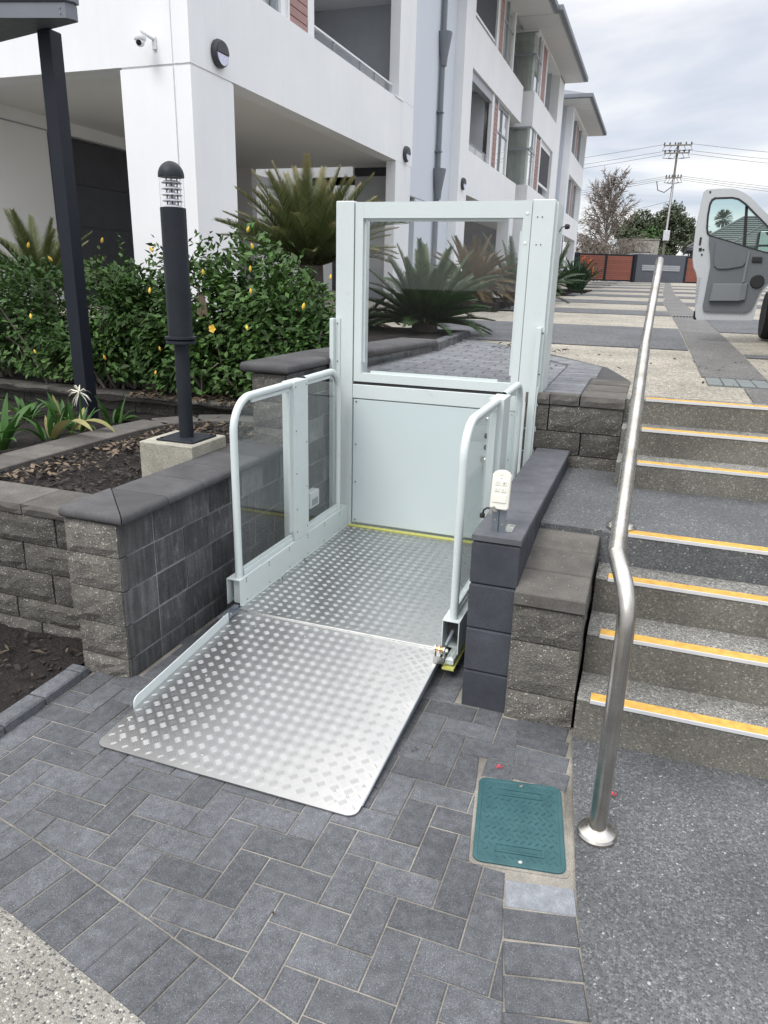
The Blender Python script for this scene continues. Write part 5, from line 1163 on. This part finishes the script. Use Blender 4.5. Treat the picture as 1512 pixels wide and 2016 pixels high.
cycad('large cycad with yellowed frond tips behind the hedge, left of the lift gate', (-3.10, 6.5, .8), .90, .13, 74, .88, .25, 1.5, 'cycadtip', 21)
cycad('dark green cycad seen through the lift gate glass', (-2.14, 7.1, 1.06), .14, .13, 66, .73, .0, 1.45, 'cycad', 22)
cycad('withered cycad clump low at the left edge of the gate glass', (-2.95, 7.25, 1.0), .15, .10, 20, .60, -.5, .8, 'cycadbrown', 23)
cycad('brown dying cycad behind the green one in the gate glass', (-2.98, 12.6, 1.17), .40, .16, 60, .78, -.6, 1.5, 'cycadbrown', 24)
cycad('green cycad right of the brown one in the gate glass', (-2.80, 15.3, 1.22), .30, .16, 30, 1.12, -.2, 1.4, 'cycad', 25)
cycad('cycad at the far left behind the hedge', (-6.42, 6.6, .9), .55, .12, 30, .80, .0, 1.4, 'cycadtip', 26)
cycad('dark cycad just right of the lift tower by the driveway', (-2.82, 21.0, 1.32), .28, .18, 34, 1.05, -.3, 1.4, 'cycad', 27)
def strap_plant(label, base, n, h, seed):
    r = random.Random(seed); t = thing('strap_leaf_plant', label, 'plant', base, None)
    ms = []
    for v in range(4):
        s = MB(); pr = None; cur = r.uniform(.3, .9)
        for k in range(7):
            f = k/6; x = h*.9*(f**1.8)*cur*.7; z = h*f*(1-.25*cur*f); wd = .045*h*(1-.85*f**2)
            p = [(x, -wd, z), (x+.01, 0, z-.012), (x, wd, z)]
            kk = len(s.v); s.v += p
            if pr is not None: s.f += [(pr, pr+1, kk+1, kk), (pr+1, pr+2, kk+2, kk+1)]
            pr = kk
        ms.append(s.mesh('strap_leaf', 'strap'))
    for i in range(n):
        a = r.uniform(0, 2*pi); q = r.uniform(0, .22)*h; sc = r.uniform(.65, 1.1); inst('leaf', r.choice(ms), t, Vector(base)+Vector((q*cos(a), q*sin(a), 0)), (0, r.uniform(0, .45), a), (sc,)*3)
    return t
sp_ = strap_plant('strap leaved plant with a few orange flowers at the end of the garden strip', (-2.42, 24.2, 1.36), 130, 1.05, 31)
MT['orange'] = plain('orange_flower', (.65, .17, .03), .6)
for x, z in ((-2.1, 2.28), (-1.95, 2.12), (-2.3, 2.34)): MB().tube([(x, 24.0, z-.25), (x, 24, z)], .012, 5).add([(x, 24, z), (x+.12, 24, z+.1), (x+.05, 24, z-.01)], [(0, 1, 2)]).build('flower', 'orange', sp_)
for (x0, x1, y0, y1) in ((-2.9, -1.78, 6.3, 7.55), (-3.6, -2.45, 12.0, 16.4), (-3.4, -2.3, 20.3, 22.0), (-3.2, -2.0, 23.3, 25.2)):
    MB().cbox(x0, x1, y0, y1, gz(y0)-.05, gz(y1)+.03, .01).build('garden_bed', 'soil', kind='structure')
# ------------------------------------------------------------------ lilies
lm = []
for v in range(4):
    s = MB(); pr = None; h = (.34, .42, .30, .38)[v]; cur = (.5, .9, 1.4, .25)[v]
    for k in range(9):
        f = k/8; an = 1.45-cur*f*1.5
        if k == 0: x, z = 0, 0
        else: x += h/8*cos(an); z += h/8*sin(an)
        wd = .028*(1-.92*f**3)*(.7+.6*min(1, f*3))
        kk = len(s.v); s.v += [(x, -wd, z+.008), (x+.004, 0, z), (x, wd, z+.008)]
        if pr is not None: s.f += [(pr, pr+1, kk+1, kk), (pr+1, pr+2, kk+2, kk+1)]
        pr = kk
    lm.append((s.mesh('lily_leaf', 'lily', smooth=80), s.mesh('lily_leaf_dry', 'lilyyellow', smooth=80)))
LP = [(-3.62, 2.95, 'lily clump at the left frame edge behind the border'), (-3.70, 3.3, 'lily clump second from the left behind the border'), (-3.62, 3.62, 'low lily clump with a drooping yellow leaf over the border caps'), (-3.66, 3.92, 'lily clump bearing the white spidery flower'), (-3.60, 4.22, 'lily clump at the foot of the canopy post'), (-4.15, 3.6, 'lily clump in the back row at the far left'), (-4.3, 4.1, 'lily clump in the shade under the hibiscus'), (-3.95, 4.1, 'lily clump left of the canopy post in the back row')]
for i, (x, y, lab) in enumerate(LP):
    r = random.Random(50+i); t = thing('lily_plant', lab, 'lily', (x, y, .55), 'lilies behind the garden border')
    for k in range(17):
        a = r.uniform(0, 2*pi); v = r.randrange(4); dry = r.random() < (.10 if i in (2, 3, 4) else .03); sc = r.uniform(.6, 1.0)*(.9 if i < 2 else .62)
        inst('leaf', lm[v][1 if dry else 0], t, (x+.05*cos(a), y+.05*sin(a), .54), (r.uniform(-.2, .2), r.uniform(-.25, .35), a), (sc,)*3)
    if i == 2: inst('leaf', lm[1][1], t, (x+.06, y-.02, .56), (0, .45, -.35), (1.3,)*3); inst('leaf', lm[2][1], t, (x+.08, y+.1, .56), (0, .2, .2), (1.3,)*3)
    if i == 3:
        MB().tube([(x+.04, y, .56), (x+.05, y, .80)], .006, 6).build('flower_stalk', 'lily', t)
        s = MB()
        for k in range(26):
            a, b_ = r.uniform(0, 2*pi), r.uniform(-.9, 1.1); d = Vector((cos(a)*cos(b_), sin(a)*cos(b_), sin(b_))); c = Vector((x+.05, y, .82)); q = d.orthogonal().normalized()*.004
            s.add([c-q, c+q, c+d*.055+q*.7-Vector((0, 0, .008)), c+d*.085-Vector((0, 0, .035)), c+d*.055-q*.7-Vector((0, 0, .008))], [(0, 1, 2, 4), (4, 2, 3)])
        s.build('flower', 'petalwhite', t)
for x, y, z, nm in ((-.305, 2.125, .004, 'crumpled red petal on the pavers above the pit lid'), (.072, 2.12, .008, 'small red petal on the path beside the handrail')):
    s = MB()
    for k in range(4):
        a = k*1.6; s.add([(x, y, z), (x+.011*cos(a), y+.011*sin(a), z+.004), (x+.013*cos(a+.8), y+.013*sin(a+.8), z+.002)], [(0, 1, 2)])
    o = s.build('petal', 'petalred', label=nm, cat='petal')
# ------------------------------------------------------------------ front fence and gate
fn_ = thing('front_fence', 'charcoal and red-brown slatted street fence with a letterbox wall at the end of the driveway', 'fence', (-1, 46.5, 1.78))
FA = Vector((-4.6, 44.45, 0)); fd = Vector((5.6, 3.5, 0)).normalized(); fnn = Vector((fd.y, -fd.x, 0)); UZ = Vector((0, 0, 1))
def fb(parent, name, mat, t0, t1, d0, d1, z0, z1):
    s = MB(); s.obox(FA+fd*(t0+t1)/2+fnn*(d0+d1)/2+UZ*(z0+z1)/2, fd, fnn, UZ, (t1-t0)/2, (d1-d0)/2, (z1-z0)/2); return s.build(name, mat, parent)
tX = lambda X: (X+4.6)/fd.x
for xa, xb in ((-4.45, -3.06), (-3.0, -1.60), (1.36, 2.9), (2.96, 4.5)):
    p_ = fb(fn_, 'fence_panel', 'darkgrey', tX(xa), tX(xb), -.02, -.01, 1.86, 3.20); fb(p_, 'frame', 'steelblue', tX(xa), tX(xb), -.03, .03, 3.20, 3.26); fb(p_, 'frame', 'steelblue', tX(xa), tX(xb), -.03, .03, 1.80, 1.87)
    fb(p_, 'frame', 'steelblue', tX(xa)-.04, tX(xa)+.04, -.03, .035, 1.80, 3.26); fb(p_, 'frame', 'steelblue', tX(xb)-.03, tX(xb)+.03, -.03, .035, 1.80, 3.26)
    for k in range(12): fb(p_, 'slat', 'fencered', tX(xa)+.05, tX(xb)-.04, 0, .02, 1.885+k*.109, 1.885+k*.109+.092)
fb(fn_, 'fence_pillar', 'steelblue', tX(-4.85), tX(-4.5), -.2, .2, 1.7, 3.28); fb(fn_, 'fence_post', 'steelblue', tX(-1.56), tX(-1.42), -.1, .1, 1.7, 3.30)
pw = fb(fn_, 'letterbox_wall', 'fencewall', tX(-1.42), tX(1.22), -.15, .12, 1.7, 3.32); fb(fn_, 'fence_post', 'steelblue', tX(1.22), tX(1.33), -.1, .13, 1.7, 3.30)
for k in range(3): fb(pw, 'letterbox_row', 'alu', tX(-1.12), tX(.95), .12, .15, 2.44+k*.105, 2.44+k*.105+.088)
# ------------------------------------------------------------------ power pole and wires
pl = thing('power_pole', 'tall timber power pole with two crossarms beyond the street fence', 'power pole', (.0, 60, 1.8))
MB().tube([(0, 60, 1.8), (.03, 60, 11.25)], [.105, .07], 10).build('pole', 'wood', pl); MB().tube([(.02, 59.88, 5.2), (.03, 59.88, 8.9)], .045, 8).build('cable_guard', 'lampgrey', pl)
MB().cbox(-.17, .27, 59.65, 59.9, 4.75, 5.45, .02).build('meter_box', 'lampgrey', pl)
for z, x0, x1 in ((11.05, -.95, .95), (10.55, -.85, .85), (8.95, -.55, .55)):
    arm = MB().box(x0, x1, 59.83, 59.91, z-.03, z+.05).build('crossarm', 'wood', pl)
    for k in range(6):
        xi = x0+.06+(x1-x0-.12)*k/5; MB().lathe([(.02, z+.06), (.06, z+.09), (.06, z+.14), (.03, z+.22)], (xi, 59.87, 0), 7).build('insulator', 'tile', arm)
    for k in range(5):
        xi = x0+.1+(x1-x0-.2)*k/4; MB().tube([(xi, 59.85, z-.05), (xi+(.15 if xi > 0 else -.15), 59.8, z-.3), (xi*.4, 59.8, z-.36)], .022, 5).build('jumper', 'black', arm)
MB().tube([(0, 59.8, 8.4), (-.5, 59.8, 8.0), (-.95, 59.8, 8.15), (-1.1, 59.8, 8.75)], .03, 6).build('service_cable', 'black', pl)
def wire(p, q, sag, lab, k=12):
    p, q = Vector(p), Vector(q); pts = [p.lerp(q, i/k)-UZ*sag*4*(i/k)*(1-i/k) for i in range(k+1)]
    s = MB().tube(pts, .011, 5, False); o = s.build('power_line', 'black', None, label=lab, cat='power line', group='overhead wires')
WL = [((-.9, 60, 11.15), (-42, 66, 8.0), 'left'), ((-.8, 60, 10.72), (-42, 66, 7.4), 'left'), ((-.8, 60, 10.5), (-42, 66, 6.8), 'left')]
for nm, (p, q, _) in zip(('highest overhead wire running left from the power pole', 'second highest overhead wire running left from the power pole', 'third overhead wire running left from the power pole'), WL): wire(p, q, .35, nm)
for nm, z0, z1 in (('highest overhead wire running right from the power pole', 11.15, 9.6), ('second highest overhead wire running right from the power pole', 10.72, 9.2), ('third overhead wire running right from the power pole', 10.5, 8.7)): wire((.9, 60, z0), (42, 66, z1), .9, nm)
for k in range(3):
    wire((-.5, 60, 9.08-k*.12), (-42, 66, 4.6-k*.35), .3, ('upper', 'middle', 'lower')[k]+' low wire running left behind the bare tree'); wire((.5, 60, 9.08-k*.12), (42, 66, 6.3-k*.35), .6, ('upper', 'middle', 'lower')[k]+' low wire running right towards the van')
wire((0, 60, 7.45), (-12, 64, 5.2), .1, 'thin service wire dropping left from the pole to the trees')
# ------------------------------------------------------------------ trees
def bare_tree(label, base, h, seed):
    r = random.Random(seed); t = thing('bare_tree', label, 'tree', base, None); s = MB(); tw = MB()
    b = Vector(base)
    s.tube([b, b+Vector((.1, 0, h*.35)), b+Vector((-.02, 0, h*.7)), b+Vector((.12, 0, h))], [.13, .10, .06, .015], 7)
    for i in range(84):
        f = .08+.9*(i/84); z = h*f; a = r.uniform(0, 2*pi); ln = h*.44*(1-.74*max(0, f-.30))*r.uniform(.7, 1.15)
        p = b+Vector((.05, 0, z)); d = Vector((cos(a), sin(a)*.8, r.uniform(.45, 1.3)+.5*f)).normalized(); pts = [p]; cur = p.copy(); dd_ = d.copy()
        for k in range(7):
            cur = cur+dd_*ln/7; dd_ = (dd_+Vector((r.uniform(-.15, .15), r.uniform(-.15, .15), r.uniform(-.12, .14)-(.13 if f < .3 else 0)))).normalized(); pts.append(cur.copy())
        s.tube(pts, [.045*(1-.8*k/7)*(1.2-f) for k in range(8)], 4, False)
        for k in range(2, 8):
            for _ in range(6):
                e_ = dd_+Vector((r.uniform(-1, 1), r.uniform(-1, 1), r.uniform(-1.1, .6))); q = pts[k]; l2 = ln*r.uniform(.12, .32); e_ = e_.normalized()
                m1 = q+e_*l2*.5; m2 = q+(e_+Vector((0, 0, -.35 if f < .5 else .1))).normalized()*l2; tw.tube([q, m1, m2], [.022, .017, .010], 3, False)
    for i in range(1100):      # drooping mass of fine twigs low in the crown
        a = r.uniform(0, 2*pi); q = b+Vector((r.gauss(0, 1)*h*.24, r.gauss(0, 1)*h*.2, r.uniform(.02, .45)*h)); e_ = Vector((r.uniform(-.7, .7), r.uniform(-.7, .7), r.uniform(-1, .3))).normalized(); l2 = r.uniform(.4, 1.0)
        tw.tube([q, q+e_*l2*.5, q+(e_+Vector((0, 0, -.5))).normalized()*l2], [.020, .016, .010], 3, False)
    s.build('trunk', 'twig', t, smooth=60); tw.build('twigs', 'twig', t, kind='stuff', smooth=False)
bare_tree('leafless tree with a tangle of drooping twigs behind the street fence', (-3.75, 53, 1.9), 5.7, 61)
def leafy_tree(label, base, blobs, n, ls, mat, seed, tr=.2):
    r = random.Random(seed); t = thing('leafy_tree', label, 'tree', base, None); b = Vector(base); s = MB(); tk = MB()
    top = max(c[2] for c, q in blobs); tk.tube([b, b+Vector((.1, 0, (top-b.z)*.5)), b+Vector((0, 0, top-b.z))], [tr, tr*.7, tr*.25], 8)
    for c, rad in blobs:
        c = Vector(c); tk.tube([b+Vector((0, 0, (top-b.z)*.3)), b.lerp(c, .55)+Vector((0, 0, .3)), c], [tr*.5, tr*.35, tr*.1], 6, False)
        for _ in range(int(n/len(blobs))):
            v = Vector((r.gauss(0, 1), r.gauss(0, 1), r.gauss(0, 1))).normalized(); rr_ = r.random()**.4; lump = 1+.28*vnoise(v.x*2.5+seed, v.z*2.5+v.y)+.15*vnoise(v.x*7, v.z*7+seed)
            if vnoise(v.x*4+c.x*2, v.z*4+seed) < -.35 and rr_ > .55: continue
            p = c+Vector((v.x*rad[0], v.y*rad[1], v.z*rad[2]))*1.15*rr_*lump; l = ls*r.uniform(.6, 1.4)
            leaf_into(s, p, Vector((r.uniform(-1, 1), r.uniform(-1, 1), r.uniform(-1, .4))), v+Vector((0, 0, .6)), l, l*.55)
    tk.build('trunk', 'bark', t, smooth=60); s.build('crown', mat, t, kind='stuff', smooth=False)
leafy_tree('dark spreading eucalypt left of the power pole', (-2.6, 72, 1.9), [((-3.4, 72, 6.0), (1.0, 1.2, .9)), ((-2.3, 72, 6.8), (1.2, 1.2, .9)), ((-1.4, 73, 6.3), (1.0, 1.2, .9)), ((-2.4, 71, 5.2), (1.3, 1.2, .8))], 6500, .26, 'euc', 71)
leafy_tree('bright green tree low between the eucalypts', (-1.2, 69, 1.9), [((-1.3, 69, 4.9), (1.0, 1, 1.0)), ((-.6, 69, 4.2), (.8, .8, .8)), ((-1.8, 69, 4.2), (.8, .8, .9)), ((-1.0, 69, 5.7), (.7, .7, .6))], 5200, .26, 'euc2', 72)
leafy_tree('tall eucalypt directly behind the power pole', (.4, 74, 1.9), [((.4, 74, 7.6), (.9, 1, .9)), ((1.3, 74, 6.9), (.9, 1, .8)), ((-.4, 74, 6.9), (.8, 1, .9)), ((1.9, 74, 6.2), (.5, .7, .5)), ((.4, 74, 6.0), (1.1, 1, 1.0)), ((.3, 74, 4.8), (.8, .8, .9))], 7000, .26, 'euc', 73)
leafy_tree('small dark shrub tree left of the van door', (2.35, 70, 1.9), [((2.35, 70, 5.1), (.7, .7, .5)), ((1.9, 70, 4.8), (.5, .6, .4))], 1600, .2, 'euc', 74)
leafy_tree('low trees behind the tiled roof seen through the van window', (3.0, 84, 1.9), [((2.4, 84, 6.6), (.9, .8, .5)), ((3.2, 84, 6.9), (.9, .8, .5)), ((1.7, 84, 6.2), (.7, .8, .5))], 2600, .25, 'euc', 75)
pt = thing('palm_tree', 'fan palm seen through the van window', 'palm', (5.2, 84, 1.9)); MB().tube([(5.2, 84, 1.9), (5.2, 84, 7.9)], [.16, .13], 8).build('trunk', 'bark', pt)
r = random.Random(76); s = MB()
for k in range(150):
    a, e_ = r.uniform(0, 2*pi), r.uniform(-1.1, 1.4); d = Vector((cos(a)*cos(e_), sin(a)*cos(e_), sin(e_))); c = Vector((5.2, 84, 8.1)); leaf_into(s, c+d*.5, d, Vector((0, 0, 1)), .9, .10); leaf_into(s, c+d*.75, d+Vector((r.uniform(-.5, .5), r.uniform(-.5, .5), -.3)), Vector((0, 0, 1)), .5, .09)
s.build('crown', 'palm', pt, kind='stuff', smooth=False)
# ------------------------------------------------------------------ buildings beyond the fence
def tiled_slope(parent, a, b, c, d, n, mat='tile'):     # a-b eave, d-c ridge
    a, b, c, d = map(Vector, (a, b, c, d)); nn = (b-a).cross(d-a).normalized()
    if nn.z < 0: nn = -nn
    for k in range(n):
        f0, f1 = k/n, (k+1.12)/n
        l0, r0, l1, r1 = a.lerp(d, f0), b.lerp(c, f0), a.lerp(d, min(1, f1)), b.lerp(c, min(1, f1)); MB().plate([l0+nn*.06, r0+nn*.06, r1, l1], nn*.03).build('tile_course', mat, parent)
hs = thing('house', 'brick house with dark tiled hip roof behind the van door', 'house', (5, 62, 1.9))
MB().box(2.0, 13.5, 58.6, 66, 1.85, 4.05).build('wall', 'stonewall', hs); MB().box(1.55, 14, 57.95, 58.07, 4.02, 4.2).build('gutter', 'roomdark', hs); MB().box(1.5, 1.6, 58, 66.5, 4.02, 4.2).build('gutter', 'roomdark', hs)
rf = MB().plate([(1.6, 58.1, 4.12), (14, 58.1, 4.12), (14, 66.5, 4.12), (1.6, 66.5, 4.12)], (0, 0, .05)).build('roof', 'tile', hs)
tiled_slope(rf, (1.5, 58, 4.15), (14, 58, 4.15), (10, 62.2, 6.45), (5.2, 62.2, 6.45), 15); tiled_slope(rf, (1.5, 66.5, 4.15), (1.5, 58, 4.15), (5.2, 62.2, 6.45), (5.2, 62.3, 6.45), 15); MB().plate([(14, 66.5, 4.15), (1.5, 66.5, 4.15), (5.2, 62.3, 6.45), (10, 62.3, 6.45)], (0, 0, .02)).build('roof_slope', 'tile', rf)
for p, q in (((1.5, 58, 4.22), (5.2, 62.2, 6.52)), ((5.2, 62.2, 6.52), (10, 62.2, 6.52))): MB().tube([p, q], .09, 6).build('ridge_cap', 'tile', rf)
h2 = thing('house', 'second tiled house whose gabled roof shows at the right of the van window', 'house', (9.5, 54, 1.9))
MB().box(4.2, 15, 52, 57.5, 1.85, 3.9).build('wall', 'stonewall', h2); rf2 = MB().plate([(3.8, 51.6, 3.95), (15.4, 51.6, 3.95), (15.4, 57.9, 3.95), (3.8, 57.9, 3.95)], (0, 0, .05)).build('roof', 'tile', h2)
tiled_slope(rf2, (3.7, 51.5, 4.0), (15.5, 51.5, 4.0), (13, 55, 6.0), (6.6, 55, 6.0), 14); tiled_slope(rf2, (3.7, 58, 4.0), (3.7, 51.5, 4.0), (6.6, 55, 6.0), (6.6, 55.1, 6.0), 14)
MB().tube([(3.7, 51.5, 4.06), (6.6, 55, 6.06)], .09, 6).build('ridge_cap', 'tile', rf2); MB().tube([(6.6, 55, 6.06), (13, 55, 6.06)], .09, 6).build('ridge_cap', 'tile', rf2)
sh = thing('shed', 'weathered grey concrete shed between the bare tree and the power pole', 'shed', (-1.6, 56, 1.9))
MB().box(-3.0, -.35, 55, 58, 1.85, 4.55).build('wall', 'shed', sh); MB().box(-3.05, -.3, 54.95, 58, 4.55, 4.62).build('roof', 'shed', sh); MB().box(-2.45, -.85, 54.97, 55, 3.72, 3.80).build('door_head', 'roomdark', sh); MB().box(-2.4, -.9, 54.96, 54.98, 1.9, 3.70).build('door', 'lampgrey', sh)
wh = MB().box(-3.6, -2.4, 80, 84, 1.85, 7.0).box(-2.9, -1.9, 79.9, 84, 1.85, 6.2).build('house', 'whitefr', None, label='white rendered house block glimpsed between the bare tree and green tree', cat='house')
w2 = MB().box(1.7, 4.5, 78, 84, 1.85, 5.4).build('house', 'whitefr', None, label='pale flat roofed house left of the van door beyond the trees', cat='house')
# ------------------------------------------------------------------ van with its open door
from mathutils.geometry import tessellate_polygon
def plate_hole(outer, holes, y0, y1):
    loops = [outer]+holes; allp = [p for l in loops for p in l]; tris = tessellate_polygon([[Vector((x, z, 0)) for x, z in l] for l in loops]); n = len(allp); s = MB()
    s.v = [(x, y0, z) for x, z in allp]+[(x, y1, z) for x, z in allp]; s.f = [tuple(t) for t in tris]+[tuple(i+n for i in t[::-1]) for t in tris]; k = 0
    for l in loops:
        m_ = len(l)
        for i in range(m_): s.f.append((k+i, k+(i+1) % m_, n+k+(i+1) % m_, n+k+i))
        k += m_
    return s
vn = thing('van', 'white delivery van at the right frame edge with its front passenger door swung open', 'van', (2.0, 7.3, 1.05))
outer = [(.379, 1.318), (.395, 1.294), (.886, 1.305), (.905, 1.335), (.911, 1.46), (.93, 1.55), (.975, 1.625), (1.05, 1.70), (1.10, 1.75), (1.10, 2.03), (.975, 2.16), (.869, 2.255), (.762, 2.349), (.70, 2.405), (.645, 2.44), (.59, 2.468), (.535, 2.482), (.42, 2.484), (.307, 2.475), (.288, 2.458), (.276, 2.30), (.264, 2.138), (.270, 1.95), (.277, 1.854), (.295, 1.785), (.325, 1.735), (.345, 1.68), (.352, 1.60), (.368, 1.40)]
hole = [(.357, 2.139), (.349, 2.25), (.352, 2.35), (.365, 2.388), (.390, 2.405), (.54, 2.408), (.60, 2.395), (.666, 2.352), (.76, 2.268), (.877, 2.165), (.98, 2.055), (1.0, 1.96), (.96, 1.915), (.925, 1.916), (.74, 1.965), (.60, 2.01), (.45, 2.052), (.393, 2.067), (.37, 2.09)]
dr = plate_hole(outer, [hole], 8.0, 8.13).build('door', 'vanwhite', vn)
rim_i = [(x+(.03 if x < .6 else -.03), z+(.03 if z < 1.9 else -.02)) for x, z in outer]
grow = lambda pts, k: [(sum(p[0] for p in pts)/len(pts)+(x-sum(p[0] for p in pts)/len(pts))*k, sum(p[1] for p in pts)/len(pts)+(z-sum(p[1] for p in pts)/len(pts))*k) for x, z in pts]
plate_hole(grow(hole, 1.012), [grow(hole, .945)], 7.992, 8.02).build('window_seal', 'black', dr)
MB().plate([(x, 8.06, z) for x, z in hole], (0, .006, 0)).build('window_glass', 'vanglass', dr)
MB().plate([(.668, 8.03, 2.345), (.692, 8.03, 2.33), (.733, 8.03, 1.965), (.704, 8.03, 1.97)], (0, .03, 0)).build('window_divider', 'black', dr)
trim = [(.392, 2.058), (.45, 2.046), (.60, 2.002), (.74, 1.957), (.925, 1.908), (1.05, 1.93), (1.06, 1.745), (1.0, 1.70), (.945, 1.64), (.905, 1.56), (.885, 1.47), (.865, 1.41), (.82, 1.378), (.47, 1.374), (.44, 1.384), (.43, 1.42), (.437, 1.60), (.443, 1.80), (.425, 1.90), (.40, 1.98)]
MB().plate([(x, 7.978, z) for x, z in trim], (0, .024, 0)).build('door_trim', 'vangrey', dr)
MB().plate([(x, 7.962, z) for x, z in [(.46, 2.02), (.60, 1.975), (.745, 1.93), (.742, 1.83), (.72, 1.80), (.60, 1.775), (.51, 1.772), (.475, 1.80), (.462, 1.86)]], (0, .018, 0)).build('arm_panel', 'vangrey', dr)
MB().plate([(.748, 7.965, 1.93), (.768, 7.965, 1.925), (.762, 7.965, 1.66), (.740, 7.965, 1.645)], (0, .015, 0)).build('grab_handle', 'vangrey2', dr)
pk = MB(); pk.add([(.492, 7.935, 1.628), (.735, 7.935, 1.635), (.79, 7.95, 1.64), (.79, 7.95, 1.50), (.735, 7.935, 1.485), (.482, 7.935, 1.478), (.475, 7.98, 1.47), (.80, 7.98, 1.49), (.80, 7.98, 1.645), (.487, 7.98, 1.635)], [(0, 1, 4, 5), (1, 2, 3, 4), (5, 4, 3, 7, 6), (0, 5, 6, 9), (2, 8, 7, 3), (0, 9, 8, 2, 1)]); pk.build('door_pocket', 'vangrey2', dr)
MB().lathe([(.0, -.012), (.055, -.012), (.062, -.004), (.062, .004)], (.873, 7.975, 1.663), 24, 'Y').build('speaker', 'black', dr)
MB().cbox(.795, .882, 7.962, 7.98, 1.835, 1.885, .006).build('door_handle', 'black', dr)
MB().box(.312, .330, 7.994, 8.002, 1.985, 2.055).box(.318, .345, 7.994, 8.002, 1.93, 1.96).build('door_latch', 'black', dr)
for xx, zz in ((.36, 1.943), (.352, 1.898), (.343, 2.455)): MB().lathe([(.009, -.004), (.009, 0)], (xx, 7.999, zz), 10, 'Y').build('hole_plug', 'black', dr)
for k in range(10): MB().box(.355, .375, 7.996, 8.002, 1.46+k*.024, 1.468+k*.024).build('vent_slot', 'alu', dr)
mr = MB().cbox(.835, .985, 8.16, 8.26, 1.925, 2.135, .025).build('wing_mirror', 'black', dr); MB().cbox(.85, .965, 8.152, 8.161, 2.0, 2.12, .004).build('mirror_glass', 'mirror', mr); MB().cbox(.85, .965, 8.152, 8.161, 1.935, 1.985, .004).build('mirror_glass', 'mirror', mr)
MB().cbox(.362, .40, 8.02, 8.12, 1.29, 1.38, .012).build('door_bumper', 'black', dr)
wl = MB().lathe([(.14, 0), (.225, -.012), (.245, .02), (.247, .10), (.243, .17), (.225, .19), (.14, .19)], (1.06, 8.6, gz(8.6)+.245), 36, 'X').build('wheel', 'tyre', vn, smooth=40)
MB().lathe([(0, .035), (.06, .03), (.09, .045), (.138, .02), (.145, .05)], (1.06, 8.6, gz(8.6)+.245), 24, 'X').build('rim', 'alu', wl, smooth=40)
w2_ = MB().lathe([(.14, 0), (.225, -.012), (.245, .02), (.247, .10), (.243, .17), (.225, .19), (.14, .19)], (1.2, 5.4, gz(5.4)+.245), 36, 'X').build('wheel', 'tyre', vn, smooth=40)
prof = [(4.4, 1.30), (4.35, 1.7), (4.45, 2.65), (4.55, 2.72), (7.6, 2.72), (8.1, 2.5), (8.75, 2.02), (9.35, 1.85), (9.45, 1.6), (9.45, 1.32), (8.95, 1.30), (8.85, 1.52), (8.6, 1.62), (8.35, 1.52), (8.25, 1.30)]
MB().plate([(1.17, y, z) for y, z in prof], (1.5, 0, 0)).build('body', 'vanwhite', vn); MB().plate([(1.165, y, z) for y, z in [(8.05, 2.42), (8.6, 2.05), (7.3, 2.05), (7.3, 2.42)]], (.004, 0, 0)).build('cab_shade_sheet', 'roomdark', vn)  # dark sheet on the solid body paints the shade of the cab opening
MB().box(1.3, 2.55, 4.36, 4.40, 2.1, 2.55).build('rear_window', 'black', vn)
print('objects', len(bpy.data.objects))
